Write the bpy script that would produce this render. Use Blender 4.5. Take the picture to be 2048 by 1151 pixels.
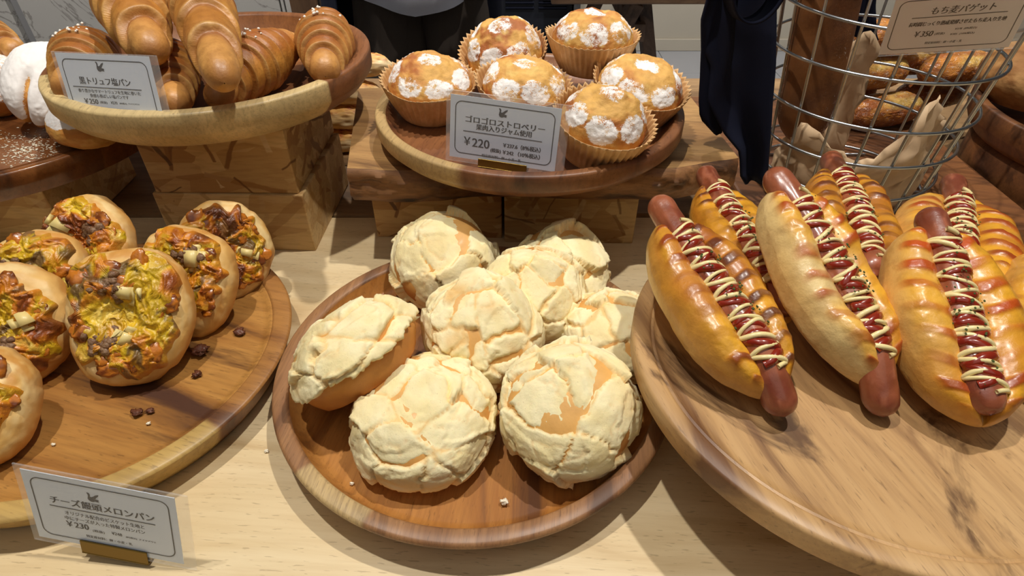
import bpy, bmesh, math, random
import numpy as np
from mathutils import Vector, Matrix, Euler

# ------------------------------------------------------------------ clear
for o in list(bpy.data.objects):
    bpy.data.objects.remove(o)
SC = bpy.context.scene
COL = SC.collection
PI = math.pi

# ------------------------------------------------------------------ camera
FPX = 1200.0                      # focal length in pixels of the 2048 px frame
PITCH = math.radians(39.33)       # how far the camera looks down
HC = 0.363                        # camera height above the table top (table top is z = 0)
cam_d = bpy.data.cameras.new('camera')
cam_d.sensor_width = 36.0
cam_d.lens = 36.0 * FPX / 2048.0
cam_d.clip_start = 0.01
cam_d.clip_end = 50
cam = bpy.data.objects.new('camera', cam_d)
cam.location = (0, 0, HC)
cam.rotation_euler = (PI / 2 - PITCH, 0, 0)
COL.objects.link(cam)
SC.camera = cam

# ------------------------------------------------------------------ world, lamps, exposure
w = bpy.data.worlds.new('world')
SC.world = w
w.use_nodes = True
bg = w.node_tree.nodes['Background']
bg.inputs[0].default_value = (1.0, 0.95, 0.90, 1)
bg.inputs[1].default_value = 0.045


def spot(name, loc, target, power, radius=0.022, cone=75, blend=0.35, color=(1, 0.945, 0.87)):
    d = bpy.data.lights.new(name, 'SPOT')
    d.energy = power
    d.shadow_soft_size = radius
    d.spot_size = math.radians(cone)
    d.spot_blend = blend
    d.color = color
    o = bpy.data.objects.new(name, d)
    o.location = loc
    v = Vector(target) - Vector(loc)
    o.rotation_euler = v.to_track_quat('-Z', 'Y').to_euler()
    COL.objects.link(o)
    return o


spot('ceiling_or_fill_spot', (0.42, 0.56, 1.75), (0.15, 0.38, 0), 74)
spot('ceiling_or_fill_spot', (-0.36, 0.40, 1.75), (-0.12, 0.38, 0), 66)
spot('ceiling_or_fill_spot', (0.02, 1.65, 1.75), (0.0, 2.4, -0.85), 90, cone=110)
spot('ceiling_or_fill_spot', (1.2, 2.4, 1.75), (0.9, 3.2, -0.85), 130, cone=120)
spot('ceiling_or_fill_spot', (-1.0, 0.75, 1.75), (-1.1, 1.76, -0.15), 190, cone=46)  # extra spot added to brighten the marble counter, no known lamp
ar = bpy.data.lights.new('fill_panel', 'AREA')  # added soft fill for the upright faces, no known ceiling fixture
ar.energy = 7
ar.shape = 'RECTANGLE'
ar.size = 2.4
ar.size_y = 1.6
ar.color = (1, 0.95, 0.88)
aro = bpy.data.objects.new('fill_panel', ar)
aro.location = (0.0, -0.7, 1.85)
aro.rotation_euler = (Vector((0, 0.5, 0)) - Vector((0.0, -0.7, 1.85))).to_track_quat('-Z', 'Y').to_euler()
COL.objects.link(aro)

SC.view_settings.view_transform = 'Standard'
SC.view_settings.look = 'None'
SC.view_settings.gamma = 1
SC.view_settings.use_curve_mapping = False
SC.view_settings.exposure = -0.12


# ------------------------------------------------------------------ helpers
def P(px, py, z):
    """the point at height z that the photograph shows at pixel (px, py)"""
    x = (px - 1024) / FPX
    y = -(py - 575.5) / FPX
    c, s = math.cos(PITCH), math.sin(PITCH)
    d = Vector((x, c + y * s, -s + y * c))
    t = (z - HC) / d.z
    return Vector((d.x * t, d.y * t, z))


def PY(px, py, yy):
    x = (px - 1024) / FPX
    y = -(py - 575.5) / FPX
    c, s = math.cos(PITCH), math.sin(PITCH)
    d = Vector((x, c + y * s, -s + y * c))
    t = yy / d.y
    return Vector((d.x * t, yy, HC + d.z * t))


def S(r, g, b):
    """sRGB bytes to linear"""
    def f(v):
        v /= 255.0
        return v / 12.92 if v <= 0.04045 else ((v + 0.055) / 1.055) ** 2.4
    return (f(r), f(g), f(b))


def S4(r, g, b):
    return S(r, g, b) + (1.0,)


def _h(ix, iy, iz, seed):
    n = (ix.astype(np.int64) * 374761393 + iy.astype(np.int64) * 668265263 +
         iz.astype(np.int64) * 2147483647 + seed * 1274126177) & 0xFFFFFFFF
    n = ((n ^ (n >> 13)) * 1274126177) & 0xFFFFFFFF
    n = ((n ^ (n >> 16)) * 2246822519) & 0xFFFFFFFF
    n = n ^ (n >> 15)
    return (n & 0xFFFFFF) / float(0xFFFFFF)


def vn(p, seed=0):
    """value noise, -1..1"""
    i = np.floor(p)
    f = p - i
    i = i.astype(np.int64)
    u = f * f * f * (f * (f * 6 - 15) + 10)
    r = 0
    for dx in (0, 1):
        wx = u[:, 0] if dx else 1 - u[:, 0]
        for dy in (0, 1):
            wy = u[:, 1] if dy else 1 - u[:, 1]
            for dz in (0, 1):
                wz = u[:, 2] if dz else 1 - u[:, 2]
                r = r + wx * wy * wz * _h(i[:, 0] + dx, i[:, 1] + dy, i[:, 2] + dz, seed)
    return r * 2 - 1


def fbm(p, octaves=4, seed=0, gain=0.5):
    a, r, t = 1.0, 0, 0
    for k in range(octaves):
        r = r + a * vn(p * (2 ** k) + 17.3 * k, seed + k * 31)
        t += a
        a *= gain
    return r / t


def sst(a, b, x):
    t = np.clip((x - a) / (b - a), 0, 1)
    return t * t * (3 - 2 * t)


def mixc(a, b, t):
    a = np.asarray(a, float)
    b = np.asarray(b, float)
    t = np.asarray(t)[:, None]
    return a * (1 - t) + b * t


_ico = {}


def ico(sub):
    if sub not in _ico:
        bm = bmesh.new()
        bmesh.ops.create_icosphere(bm, subdivisions=sub, radius=1)
        bm.verts.ensure_lookup_table()
        V = np.array([v.co[:] for v in bm.verts])
        F = np.array([[v.index for v in f.verts] for f in bm.faces])
        bm.free()
        _ico[sub] = (V, F)
    V, F = _ico[sub]
    return V.copy(), F.copy()


def mk(name, V, F, mat, parent=None, col=None, attr=None, smooth=True):
    """one mesh object from arrays"""
    me = bpy.data.meshes.new(name)
    V = np.asarray(V, float)
    if isinstance(F, np.ndarray):
        n, k = F.shape
        me.vertices.add(len(V))
        me.vertices.foreach_set('co', V.astype(np.float32).ravel())
        me.loops.add(n * k)
        me.loops.foreach_set('vertex_index', F.astype(np.int32).ravel())
        me.polygons.add(n)
        me.polygons.foreach_set('loop_start', np.arange(0, n * k, k, dtype=np.int32))
        me.update(calc_edges=True)
        me.validate()
    else:
        me.from_pydata(V.tolist(), [], [list(f) for f in F])
        me.update()
    if smooth:
        me.polygons.foreach_set('use_smooth', np.ones(len(me.polygons), dtype=bool))
    if col is not None:
        a = me.color_attributes.new('Col', 'FLOAT_COLOR', 'POINT')
        c = np.ones((len(V), 4), np.float32)
        c[:, :3] = np.clip(col, 0, 1)
        a.data.foreach_set('color', c.ravel())
    if attr is not None:
        for k2, v in attr.items():
            a = me.attributes.new(k2, 'FLOAT', 'POINT')
            a.data.foreach_set('value', np.asarray(v, np.float32))
    if mat is not None:
        me.materials.append(mat)
    o = bpy.data.objects.new(name, me)
    COL.objects.link(o)
    if parent is not None:
        o.parent = parent
    return o


def tag(o, label=None, cat=None, group=None, kind=None):
    if label:
        o['label'] = label
    if cat:
        o['category'] = cat
    if group:
        o['group'] = group
    if kind:
        o['kind'] = kind
    return o


def empty(name, loc=(0, 0, 0), rot=(0, 0, 0), label=None, cat=None, group=None):
    o = bpy.data.objects.new(name, None)
    o.empty_display_size = 0.02
    COL.objects.link(o)
    o.location = loc
    o.rotation_euler = rot
    return tag(o, label, cat, group)


def frame(a, b, up=(0, 0, 1)):
    """matrix whose X runs from a to b, origin at a..b middle"""
    a, b = Vector(a), Vector(b)
    x = (b - a).normalized()
    u = Vector(up)
    y = u.cross(x).normalized()
    z = x.cross(y)
    m = Matrix((x, y, z)).transposed().to_4x4()
    m.translation = (a + b) / 2
    return m


def grid_faces(nu, nv, closed_v=False, closed_u=False):
    F = []
    for i in range(nu if closed_u else nu - 1):
        i2 = (i + 1) % nu
        for j in range(nv if closed_v else nv - 1):
            j2 = (j + 1) % nv
            F.append((i * nv + j, i2 * nv + j, i2 * nv + j2, i * nv + j2))
    return np.array(F)


def tube_arrays(path, rad, seg=8, closed=False, flat=1.0):
    """swept tube along path (N,3); rad scalar or array"""
    path = np.asarray(path, float)
    n = len(path)
    rad = np.broadcast_to(np.asarray(rad, float), (n,))
    if closed:
        T = np.roll(path, -1, 0) - np.roll(path, 1, 0)
    else:
        T = np.gradient(path, axis=0)
    T /= np.linalg.norm(T, axis=1)[:, None] + 1e-12
    ref = np.array([0, 0, 1.0])
    if abs(T[0] @ ref) > 0.9:
        ref = np.array([1.0, 0, 0])
    N = np.zeros_like(path)
    nv = ref - T[0] * (ref @ T[0])
    nv /= np.linalg.norm(nv)
    for i in range(n):
        nv = nv - T[i] * (nv @ T[i])
        nv /= np.linalg.norm(nv) + 1e-12
        N[i] = nv
    B = np.cross(T, N)
    a = np.linspace(0, 2 * PI, seg, endpoint=False)
    V = path[:, None, :] + rad[:, None, None] * (np.cos(a)[None, :, None] * N[:, None, :] * flat + np.sin(a)[None, :, None] * B[:, None, :])
    V = V.reshape(-1, 3)
    F = grid_faces(n, seg, True, closed).tolist()
    if not closed:
        F.append(list(range(seg))[::-1])
        F.append([(n - 1) * seg + j for j in range(seg)])
    return V, F


def tube(name, path, rad, mat, parent=None, seg=8, closed=False, flat=1.0):
    V, F = tube_arrays(path, rad, seg, closed, flat)
    return mk(name, V, F, mat, parent)


def lathe(prof, seg=96):
    """closed profile list of (r, z); r = 0 ends make poles"""
    V, F = [], []
    rings = []
    for r, z in prof:
        if r < 1e-9:
            rings.append([len(V)])
            V.append((0, 0, z))
        else:
            rings.append(list(range(len(V), len(V) + seg)))
            for k in range(seg):
                a = 2 * PI * k / seg
                V.append((r * math.cos(a), r * math.sin(a), z))
    for A, B in zip(rings[:-1], rings[1:]):
        for k in range(seg):
            k2 = (k + 1) % seg
            if len(A) == 1 and len(B) == 1:
                continue
            if len(A) == 1:
                F.append((A[0], B[k2], B[k]))
            elif len(B) == 1:
                F.append((A[k], A[k2], B[0]))
            else:
                F.append((A[k], A[k2], B[k2], B[k]))
    return V, F


def bevel_box(name, size, mat, parent=None, loc=(0, 0, 0), rot=(0, 0, 0), bev=0.002, seg=2):
    bm = bmesh.new()
    bmesh.ops.create_cube(bm, size=1)
    for v in bm.verts:
        v.co = Vector((v.co.x * size[0], v.co.y * size[1], v.co.z * size[2]))
    if bev > 0:
        bmesh.ops.bevel(bm, geom=list(bm.edges), offset=bev, segments=seg, affect='EDGES', profile=0.5)
    me = bpy.data.meshes.new(name)
    bm.to_mesh(me)
    bm.free()
    me.materials.append(mat)
    o = bpy.data.objects.new(name, me)
    COL.objects.link(o)
    o.location = loc
    o.rotation_euler = rot
    if parent is not None:
        o.parent = parent
    return o


# ------------------------------------------------------------------ materials
class NT:
    def __init__(self, name):
        self.m = bpy.data.materials.new(name)
        self.m.use_nodes = True
        self.t = self.m.node_tree
        self.b = self.t.nodes['Principled BSDF']
        self.out = self.t.nodes['Material Output']

    def n(self, typ, **kw):
        nd = self.t.nodes.new(typ)
        for k, v in kw.items():
            setattr(nd, k, v)
        return nd

    def l(self, a, b):
        self.t.links.new(a, b)

    def setin(self, nd, **kw):
        for k, v in kw.items():
            nd.inputs[k.replace('_', ' ')].default_value = v
        return nd

    def noise(self, vec, scale, detail=4, rough=0.55, dist=0.0):
        nd = self.n('ShaderNodeTexNoise')
        nd.inputs['Scale'].default_value = scale
        nd.inputs['Detail'].default_value = detail
        nd.inputs['Roughness'].default_value = rough
        nd.inputs['Distortion'].default_value = dist
        if vec is not None:
            self.l(vec, nd.inputs['Vector'])
        return nd.outputs['Fac']

    def mapping(self, vec, scale=(1, 1, 1), rot=(0, 0, 0), loc=(0, 0, 0)):
        nd = self.n('ShaderNodeMapping')
        nd.inputs['Scale'].default_value = scale
        nd.inputs['Rotation'].default_value = rot
        nd.inputs['Location'].default_value = loc
        self.l(vec, nd.inputs['Vector'])
        return nd.outputs['Vector']

    def ramp(self, fac, stops, interp='LINEAR'):
        nd = self.n('ShaderNodeValToRGB')
        cr = nd.color_ramp
        cr.interpolation = interp
        while len(cr.elements) < len(stops):
            cr.elements.new(0.5)
        for e, (p, c) in zip(cr.elements, stops):
            e.position = p
            e.color = c if len(c) == 4 else tuple(c) + (1,)
        self.l(fac, nd.inputs['Fac'])
        return nd.outputs['Color']

    def mix(self, fac, a, b, blend='MIX'):
        nd = self.n('ShaderNodeMix', data_type='RGBA', blend_type=blend)
        for sock, v in ((nd.inputs[0], fac), (nd.inputs[6], a), (nd.inputs[7], b)):
            if isinstance(v, bpy.types.NodeSocket):
                self.l(v, sock)
            elif isinstance(v, (int, float)):
                sock.default_value = v
            else:
                sock.default_value = v if len(v) == 4 else tuple(v) + (1,)
        return nd.outputs[2]

    def math(self, op, a, b=None, c=None, clamp=False):
        nd = self.n('ShaderNodeMath', operation=op, use_clamp=clamp)
        for k, v in enumerate((a, b, c)):
            if v is None:
                continue
            if isinstance(v, bpy.types.NodeSocket):
                self.l(v, nd.inputs[k])
            else:
                nd.inputs[k].default_value = v
        return nd.outputs[0]

    def mrange(self, v, a, b, c=0.0, d=1.0, smooth=True):
        nd = self.n('ShaderNodeMapRange')
        if smooth:
            nd.interpolation_type = 'SMOOTHSTEP'
        self.l(v, nd.inputs['Value'])
        nd.inputs['From Min'].default_value = a
        nd.inputs['From Max'].default_value = b
        nd.inputs['To Min'].default_value = c
        nd.inputs['To Max'].default_value = d
        return nd.outputs['Result']

    def bump(self, h, strength=0.3, dist=0.001):
        nd = self.n('ShaderNodeBump')
        nd.inputs['Strength'].default_value = strength
        nd.inputs['Distance'].default_value = dist
        self.l(h, nd.inputs['Height'])
        self.l(nd.outputs['Normal'], self.b.inputs['Normal'])

    def base(self, c):
        if isinstance(c, bpy.types.NodeSocket):
            self.l(c, self.b.inputs['Base Color'])
        else:
            self.b.inputs['Base Color'].default_value = c if len(c) == 4 else tuple(c) + (1,)

    def obj(self):
        return self.n('ShaderNodeTexCoord').outputs['Object']

    def p(self, **kw):
        for k, v in kw.items():
            self.b.inputs[k.replace('_', ' ')].default_value = v
        return self


def plain(name, c, rough=0.6, metal=0.0, coat=0.0, spec=0.5):
    q = NT(name)
    q.base(S(*c))
    q.p(Roughness=rough, Metallic=metal)
    q.b.inputs['Coat Weight'].default_value = coat
    q.b.inputs['Specular IOR Level'].default_value = spec
    return q.m


def wood(name, light, mid, dark, ang=0.0, k=1.0, streak=0.5, sap=None, sapcol=(214, 184, 122), rough=0.42, seed=0.0, grain=0.35, knots=0.0, rotx=0.0, roty=0.0):
    """flat-sawn wood; sap = list of (nx, ny, d, soft, wob): pale sapwood where n.p > d"""
    q = NT(name)
    oc = q.obj()
    oc2 = q.mapping(oc, (1, 1, 1), (rotx, roty, ang), (seed, seed * 0.37, seed * 0.71))
    warp = q.noise(oc2, 5 * k, 2, 0.5)
    wv = q.n('ShaderNodeVectorMath', operation='MULTIPLY_ADD')
    q.l(warp, wv.inputs[0])
    wv.inputs[1].default_value = (0.0, 0.05 / k, 0.0)
    q.l(oc2, wv.inputs[2])
    big = q.noise(q.mapping(wv.outputs[0], (4 * k, 26 * k, 12 * k)), 1.0, 5, 0.55, 0.5)
    fig = q.ramp(big, [(0.33, S4(*dark)), (0.44, S4(*mid)), (0.57, S4(*light)), (0.72, S4(*mid))])
    st = q.noise(q.mapping(wv.outputs[0], (2.2 * k, 30 * k, 14 * k), loc=(3, 7, 2)), 1.0, 6, 0.65, 1.2)
    stm = q.mrange(st, 0.545, 0.66, 0, streak)
    c = q.mix(stm, fig, S4(*dark))
    if knots > 0:
        kn = q.noise(q.mapping(oc2, (7 * k, 15 * k, 9 * k), loc=(11, 2, 5)), 1.0, 6, 0.62, 1.4)
        km = q.mrange(kn, 0.535, 0.64, 0, knots)
        c = q.mix(km, c, S4(dark[0] * 0.62, dark[1] * 0.56, dark[2] * 0.56))
    if sap:
        wob = q.noise(q.mapping(oc2, (9 * k, 30 * k, 20 * k)), 1.0, 3)
        sep = q.n('ShaderNodeSeparateXYZ')
        q.l(oc, sep.inputs[0])
        tot = None
        for nx, ny, d, soft, wb in sap:
            a = q.math('MULTIPLY', sep.outputs[0], nx)
            b = q.math('MULTIPLY_ADD', sep.outputs[1], ny, a)
            e = q.math('MULTIPLY_ADD', wob, wb, b)
            m = q.mrange(e, d + wb * 0.5 - soft, d + wb * 0.5 + soft)
            tot = m if tot is None else q.math('MULTIPLY', tot, m)
        spc = q.mix(q.mrange(big, 0.3, 0.7), S4(*[v * 0.86 for v in sapcol]), S4(*sapcol))
        c = q.mix(tot, c, spc)
    fine = q.noise(q.mapping(oc2, (28 * k, 420 * k, 300 * k)), 1.0, 3, 0.6)
    fm = q.mrange(fine, 0.42, 0.66, 0, grain)
    c = q.mix(fm, c, q.mix(0.55, c, S4(*dark)), 'MIX')
    pores = q.noise(q.mapping(oc2, (120 * k, 900 * k, 900 * k)), 1.0, 2)
    pm = q.mrange(pores, 0.62, 0.70, 0, 0.35)
    c = q.mix(pm, c, S4(dark[0] * 0.6, dark[1] * 0.55, dark[2] * 0.5))
    q.base(c)
    q.l(q.mrange(big, 0.2, 0.8, rough + 0.08, rough - 0.06), q.b.inputs['Roughness'])
    q.bump(fine, 0.12, 0.0006)
    return q.m


def osb(name, tint=1.0, seed=0.0, strong=1.0):
    """pressed strand board: pale flakes with thin darker strands lying in several directions"""
    q = NT(name)
    oc = q.mapping(q.obj(), loc=(seed, seed * 1.7, seed * 0.6))

    def T(r, g, b):
        return S4(r * tint, g * tint, b * tint)
    v = q.n('ShaderNodeTexVoronoi')
    v.inputs['Scale'].default_value = 1.0
    q.l(q.mapping(oc, (15, 42, 42), (0.5, 0.6, 0.4)), v.inputs['Vector'])
    sp = q.n('ShaderNodeSeparateColor')
    q.l(v.outputs['Color'], sp.inputs[0])
    c = q.ramp(sp.outputs[0], [(0.0, T(208, 172, 114)), (0.4, T(226, 196, 138)), (0.7, T(190, 150, 92)), (1.0, T(216, 182, 124))])
    fl = q.n('ShaderNodeTexVoronoi')
    fl.inputs['Scale'].default_value = 1.0
    q.l(q.mapping(oc, (20, 75, 75), (0.2, -0.75, -0.6), (4, 2, 7)), fl.inputs['Vector'])
    sp2 = q.n('ShaderNodeSeparateColor')
    q.l(fl.outputs['Color'], sp2.inputs[0])
    c = q.mix(q.mrange(sp2.outputs[1], 0.62, 0.64, 0, 0.9), c, q.ramp(sp2.outputs[0], [(0.0, T(226, 196, 140)), (0.6, T(180, 136, 80)), (1.0, T(160, 114, 62))]))
    for k, (sc, a_, b_, p_) in enumerate(((20, 0.026, 0.0016, 0.20), (32, 0.017, 0.0012, 0.25), (14, 0.032, 0.0034, 0.50))):
        vv = q.n('ShaderNodeTexVoronoi')
        vv.inputs['Scale'].default_value = sc
        base_v = q.mapping(oc, loc=(k * 0.37, k * 0.21, k * 0.53))
        wv = q.n('ShaderNodeVectorMath', operation='MULTIPLY_ADD')
        nz = q.n('ShaderNodeTexNoise')
        nz.inputs['Scale'].default_value = 45
        q.l(base_v, nz.inputs['Vector'])
        q.l(nz.outputs['Color'], wv.inputs[0])
        wv.inputs[1].default_value = (0.006, 0.006, 0.006)
        q.l(base_v, wv.inputs[2])
        q.l(wv.outputs[0], vv.inputs['Vector'])
        df = q.n('ShaderNodeVectorMath', operation='SUBTRACT')
        q.l(wv.outputs[0], df.inputs[0])
        q.l(vv.outputs['Position'], df.inputs[1])
        sc_ = q.n('ShaderNodeSeparateColor')
        q.l(vv.outputs['Color'], sc_.inputs[0])
        ro = q.n('ShaderNodeVectorRotate', rotation_type='AXIS_ANGLE')
        ro.inputs['Axis'].default_value = (0.25, 0.94, 0.22)
        q.l(df.outputs[0], ro.inputs['Vector'])
        q.l(q.math('MULTIPLY', sc_.outputs[0], 3.1), ro.inputs['Angle'])
        xyz = q.n('ShaderNodeSeparateXYZ')
        q.l(ro.outputs[0], xyz.inputs[0])
        mx = q.mrange(q.math('ABSOLUTE', xyz.outputs[0]), a_ * 0.9, a_, 1, 0)
        wd = q.math('MULTIPLY_ADD', sc_.outputs[2], b_ * 1.6, b_ * 0.5)
        mz = q.mrange(q.math('SUBTRACT', q.math('ABSOLUTE', xyz.outputs[2]), wd), -0.0006, 0.0006, 1, 0)
        on = q.mrange(sc_.outputs[1], p_, p_ + 0.01, 0, 0.9 * strong)
        m = q.math('MULTIPLY', q.math('MULTIPLY', mx, mz), on)
        c = q.mix(m, c, q.ramp(sc_.outputs[2], [(0.0, T(84, 50, 22)), (0.35, T(132, 86, 42)), (0.7, T(160, 112, 58)), (1.0, T(234, 208, 156))]))
    fine = q.noise(q.mapping(oc, (50, 320, 320), (0.3, 0.4, 0.5)), 1, 3)
    c = q.mix(q.mrange(fine, 0.42, 0.7, 0, 0.30), c, T(150, 108, 60))
    q.base(c)
    q.p(Roughness=0.6)
    q.bump(fine, 0.15, 0.0006)
    return q.m


def crust(name, rough=0.5, coat=0.0, coat_rough=0.2, tint=0.12, nscale=60, bscale=220, bstr=0.25, speck=0.0, sugar=False, sss=0.0, bdist=0.0008):
    """baked surface: colour from the Col attribute, fine noise on top"""
    q = NT(name)
    at = q.n('ShaderNodeAttribute', attribute_name='Col')
    oc = q.obj()
    n1 = q.noise(oc, nscale, 5, 0.6)
    c = q.mix(q.mrange(n1, 0.35, 0.7, 0, 1), at.outputs['Color'], q.mix(tint, at.outputs['Color'], S4(126, 72, 24)))
    if speck > 0:
        n2 = q.noise(oc, 900, 2, 0.5)
        c = q.mix(q.mrange(n2, 0.68, 0.74, 0, speck), c, S4(150, 95, 45))
    nb = q.noise(oc, bscale, 4, 0.6)
    if sugar:
        sa = q.n('ShaderNodeAttribute', attribute_name='sugar')
        sn = q.noise(oc, 1500, 2, 0.6)
        sn2 = q.noise(oc, 260, 3, 0.6)
        thr = q.math('MULTIPLY_ADD', sn2, 0.9, q.math('MULTIPLY', sn, 0.9))
        lim = q.math('MULTIPLY_ADD', sa.outputs['Fac'], -1.15, 1.55)
        m = q.mrange(q.math('SUBTRACT', thr, lim), -0.06, 0.10, 0, 0.97)
        c = q.mix(m, c, S4(246, 243, 240))
        q.l(q.mrange(m, 0, 1, rough, 0.95), q.b.inputs['Roughness'])
    else:
        q.p(Roughness=rough)
    q.base(c)
    q.b.inputs['Coat Weight'].default_value = coat
    q.b.inputs['Coat Roughness'].default_value = coat_rough
    if sss > 0:
        q.b.inputs['Subsurface Weight'].default_value = sss
        q.b.inputs['Subsurface Radius'].default_value = (1.0, 0.5, 0.2)
        q.b.inputs['Subsurface Scale'].default_value = 0.004
    q.bump(nb, bstr, bdist)
    return q.m


def wedge(pa, pb, z, T, soft=0.0025, wob=0.006):
    """two half planes through the tray centre that bound the sector seen between pixels pa and pb (anticlockwise)"""
    a, b = P(pa[0], pa[1], z), P(pb[0], pb[1], z)
    a0 = math.atan2(a.y - T[1], a.x - T[0])
    a1 = math.atan2(b.y - T[1], b.x - T[0])
    return [(-math.sin(a0), math.cos(a0), 0.0, soft, wob), (math.sin(a1), -math.cos(a1), 0.0, soft, wob)]


M = {}
M['table'] = wood('pale_maple', (229, 208, 166), (219, 195, 150), (196, 166, 120), 0.06, 0.8, 0.25, rough=0.5, seed=1.3, grain=0.3)
M['table_back'] = wood('shaded_maple', (160, 128, 88), (140, 108, 72), (96, 70, 44), 0.0, 0.9, 0.5, rough=0.55, seed=4.3)  # same wood as the front table; its shade is put into the darker colour
M['tray_melon'] = wood('acacia_amber', (182, 126, 64), (158, 102, 46), (104, 64, 34), PI / 2 + 0.15, 1.0, 0.45, rough=0.36, seed=2.2)
M['rim_melon'] = wood('acacia_rim', (164, 120, 80), (140, 98, 64), (92, 62, 42), PI / 2 + 0.1, 1.1, 0.5, rough=0.45, seed=8.1,
                      sap=wedge((592, 945), (722, 1046), 0.029, (-0.0283, 0.323)), sapcol=(206, 176, 124), grain=0.6)
M['tray_curry'] = wood('acacia_dark_streak', (182, 132, 68), (156, 106, 50), (76, 46, 30), 0.28, 0.8, 0.8, rough=0.38, seed=5.5)
M['rim_curry'] = wood('acacia_curry_rim', (170, 120, 64), (144, 96, 50), (86, 54, 36), 0.28, 0.8, 0.7, rough=0.42, seed=5.5,
                      sap=wedge((-300, 1010), (440, 858), 0.029, (-0.3255, 0.3334)), sapcol=(206, 170, 100))
M['tray_sausage'] = wood('acacia_light', (206, 168, 118), (190, 150, 100), (114, 78, 50), PI / 2 - 0.25, 0.75, 0.7, rough=0.40, seed=9.4, knots=0.85)
M['tray_croissant'] = wood('walnut_cream', (150, 98, 56), (128, 80, 44), (74, 44, 28), PI / 2 - 0.1, 0.9, 0.5, rough=0.42, seed=3.1)
M['rim_croissant'] = wood('walnut_cream_rim', (140, 90, 54), (116, 72, 42), (70, 42, 28), PI / 2 - 0.1, 0.9, 0.5, rough=0.42, seed=3.1,
                          sap=wedge((84, 150), (655, 163), 0.167, (-0.2930, 0.6047), 0.0015, 0.004), sapcol=(228, 200, 142))
M['tray_muffin'] = wood('acacia_red', (146, 96, 58), (122, 76, 46), (70, 42, 28), PI / 2 + 0.2, 0.9, 0.7, rough=0.42, seed=6.6)
M['rim_muffin'] = wood('acacia_red_rim', (140, 94, 58), (118, 74, 46), (70, 42, 28), PI / 2 + 0.2, 0.9, 0.7, rough=0.42, seed=6.6,
                       sap=wedge((790, 150), (905, 343), 0.130, (0.0168, 0.5728), 0.006, 0.02), sapcol=(206, 172, 116))
M['tray_sugar'] = wood('acacia_brown', (140, 88, 46), (120, 72, 38), (72, 42, 24), 0.5, 0.8, 0.4, rough=0.22, seed=7.7)
M['board_right'] = wood('walnut_round', (128, 82, 46), (104, 64, 36), (52, 30, 18), 0.3, 0.9, 0.6, rough=0.5, seed=12.2, knots=0.5)
M['slab'] = wood('live_edge_slab', (178, 138, 86), (152, 112, 66), (84, 56, 34), 0.15, 0.7, 0.7, rough=0.5, seed=10.4)
M['bark'] = wood('live_edge_bark', (164, 118, 74), (112, 74, 44), (38, 24, 15), 0.05, 1.5, 0.95, rough=0.55, seed=14.1, knots=0.6)
M['osb1'] = osb('strand_board', 1.0, 0.0)
M['osb2'] = osb('strand_board_fine', 1.0, 5.3, 0.5)
M['osb3'] = osb('strand_board_dim', 0.92, 9.1, 0.8)
M['cookie'] = crust('cookie_crust', 0.85, 0, tint=0.05, nscale=120, bscale=420, bstr=0.45, speck=0.35, sss=0.06)
M['bun'] = crust('bun_crust', 0.55, 0.05, tint=0.2, nscale=50, bscale=300, bstr=0.2)
M['glazed'] = crust('glazed_crust', 0.40, 0.35, 0.24, tint=0.30, nscale=70, bscale=190, bstr=0.40, bdist=0.0014)
M['roll'] = crust('roll_crust', 0.46, 0.16, 0.32, tint=0.42, nscale=90, bscale=260, bstr=0.45, bdist=0.001)
M['dough'] = crust('dough_crust', 0.55, 0.08, 0.3, tint=0.16, nscale=60, bscale=260, bstr=0.25)
M['cheese'] = crust('melted_cheese', 0.40, 0.25, 0.25, tint=0.15, nscale=150, bscale=330, bstr=0.6, bdist=0.0015)
M['browned'] = crust('browned_cheese', 0.3, 0.6, 0.15, tint=0.35, nscale=200, bscale=400, bstr=0.5)
M['meat'] = crust('minced_meat', 0.5, 0.25, 0.25, tint=0.35, nscale=260, bscale=600, bstr=0.9, bdist=0.0015)
M['sausage'] = crust('sausage_skin', 0.35, 0.5, 0.18, tint=0.25, nscale=120, bscale=120, bstr=0.35, bdist=0.0012)
M['cake'] = crust('muffin_cake', 0.7, 0.0, tint=0.25, nscale=90, bscale=500, bstr=0.6, sugar=True)
M['dusted'] = crust('dusted_bun', 0.6, 0.0, tint=0.2, nscale=70, bscale=300, bstr=0.3, sugar=True)
M['sugared'] = crust('sugared_crust', 0.35, 0.3, 0.2, tint=0.4, nscale=160, bscale=700, bstr=1.0, speck=0.0, bdist=0.0018, sugar=True)
M['baguette'] = crust('baguette_crust', 0.7, 0.0, tint=0.4, nscale=60, bscale=300, bstr=0.4, sugar=True)
M['rustic'] = crust('rustic_crust', 0.8, 0.0, tint=0.35, nscale=70, bscale=260, bstr=0.6)
M['mayo'] = plain('mayonnaise', (240, 222, 160), 0.3, coat=0.4)
M['ketchup'] = plain('ketchup', (134, 36, 16), 0.25, coat=0.5)
M['herb'] = plain('dried_parsley', (70, 82, 30), 0.8)
M['potato'] = plain('potato', (230, 208, 136), 0.4, coat=0.2)
M['salt'] = plain('coarse_salt', (244, 238, 226), 0.35)
M['crumb'] = plain('white_crumb', (240, 230, 206), 0.7)
M['paper'] = plain('card_paper', (226, 238, 255), 0.6)
M['ink'] = plain('dark_ink', (28, 30, 44), 0.6)
M['brass'] = plain('aged_brass', (120, 98, 48), 0.38, metal=1.0)
M['wire'] = plain('galvanised_wire', (176, 180, 184), 0.32, metal=1.0)
M['navy'] = plain('navy_cloth', (17, 21, 40), 0.85, spec=0.2)


def film_mat():
    q = NT('laminate_film')
    q.base(S(250, 250, 250))
    q.p(Roughness=0.12)
    q.b.inputs['Alpha'].default_value = 0.16
    return q.m


M['film'] = film_mat()


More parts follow.
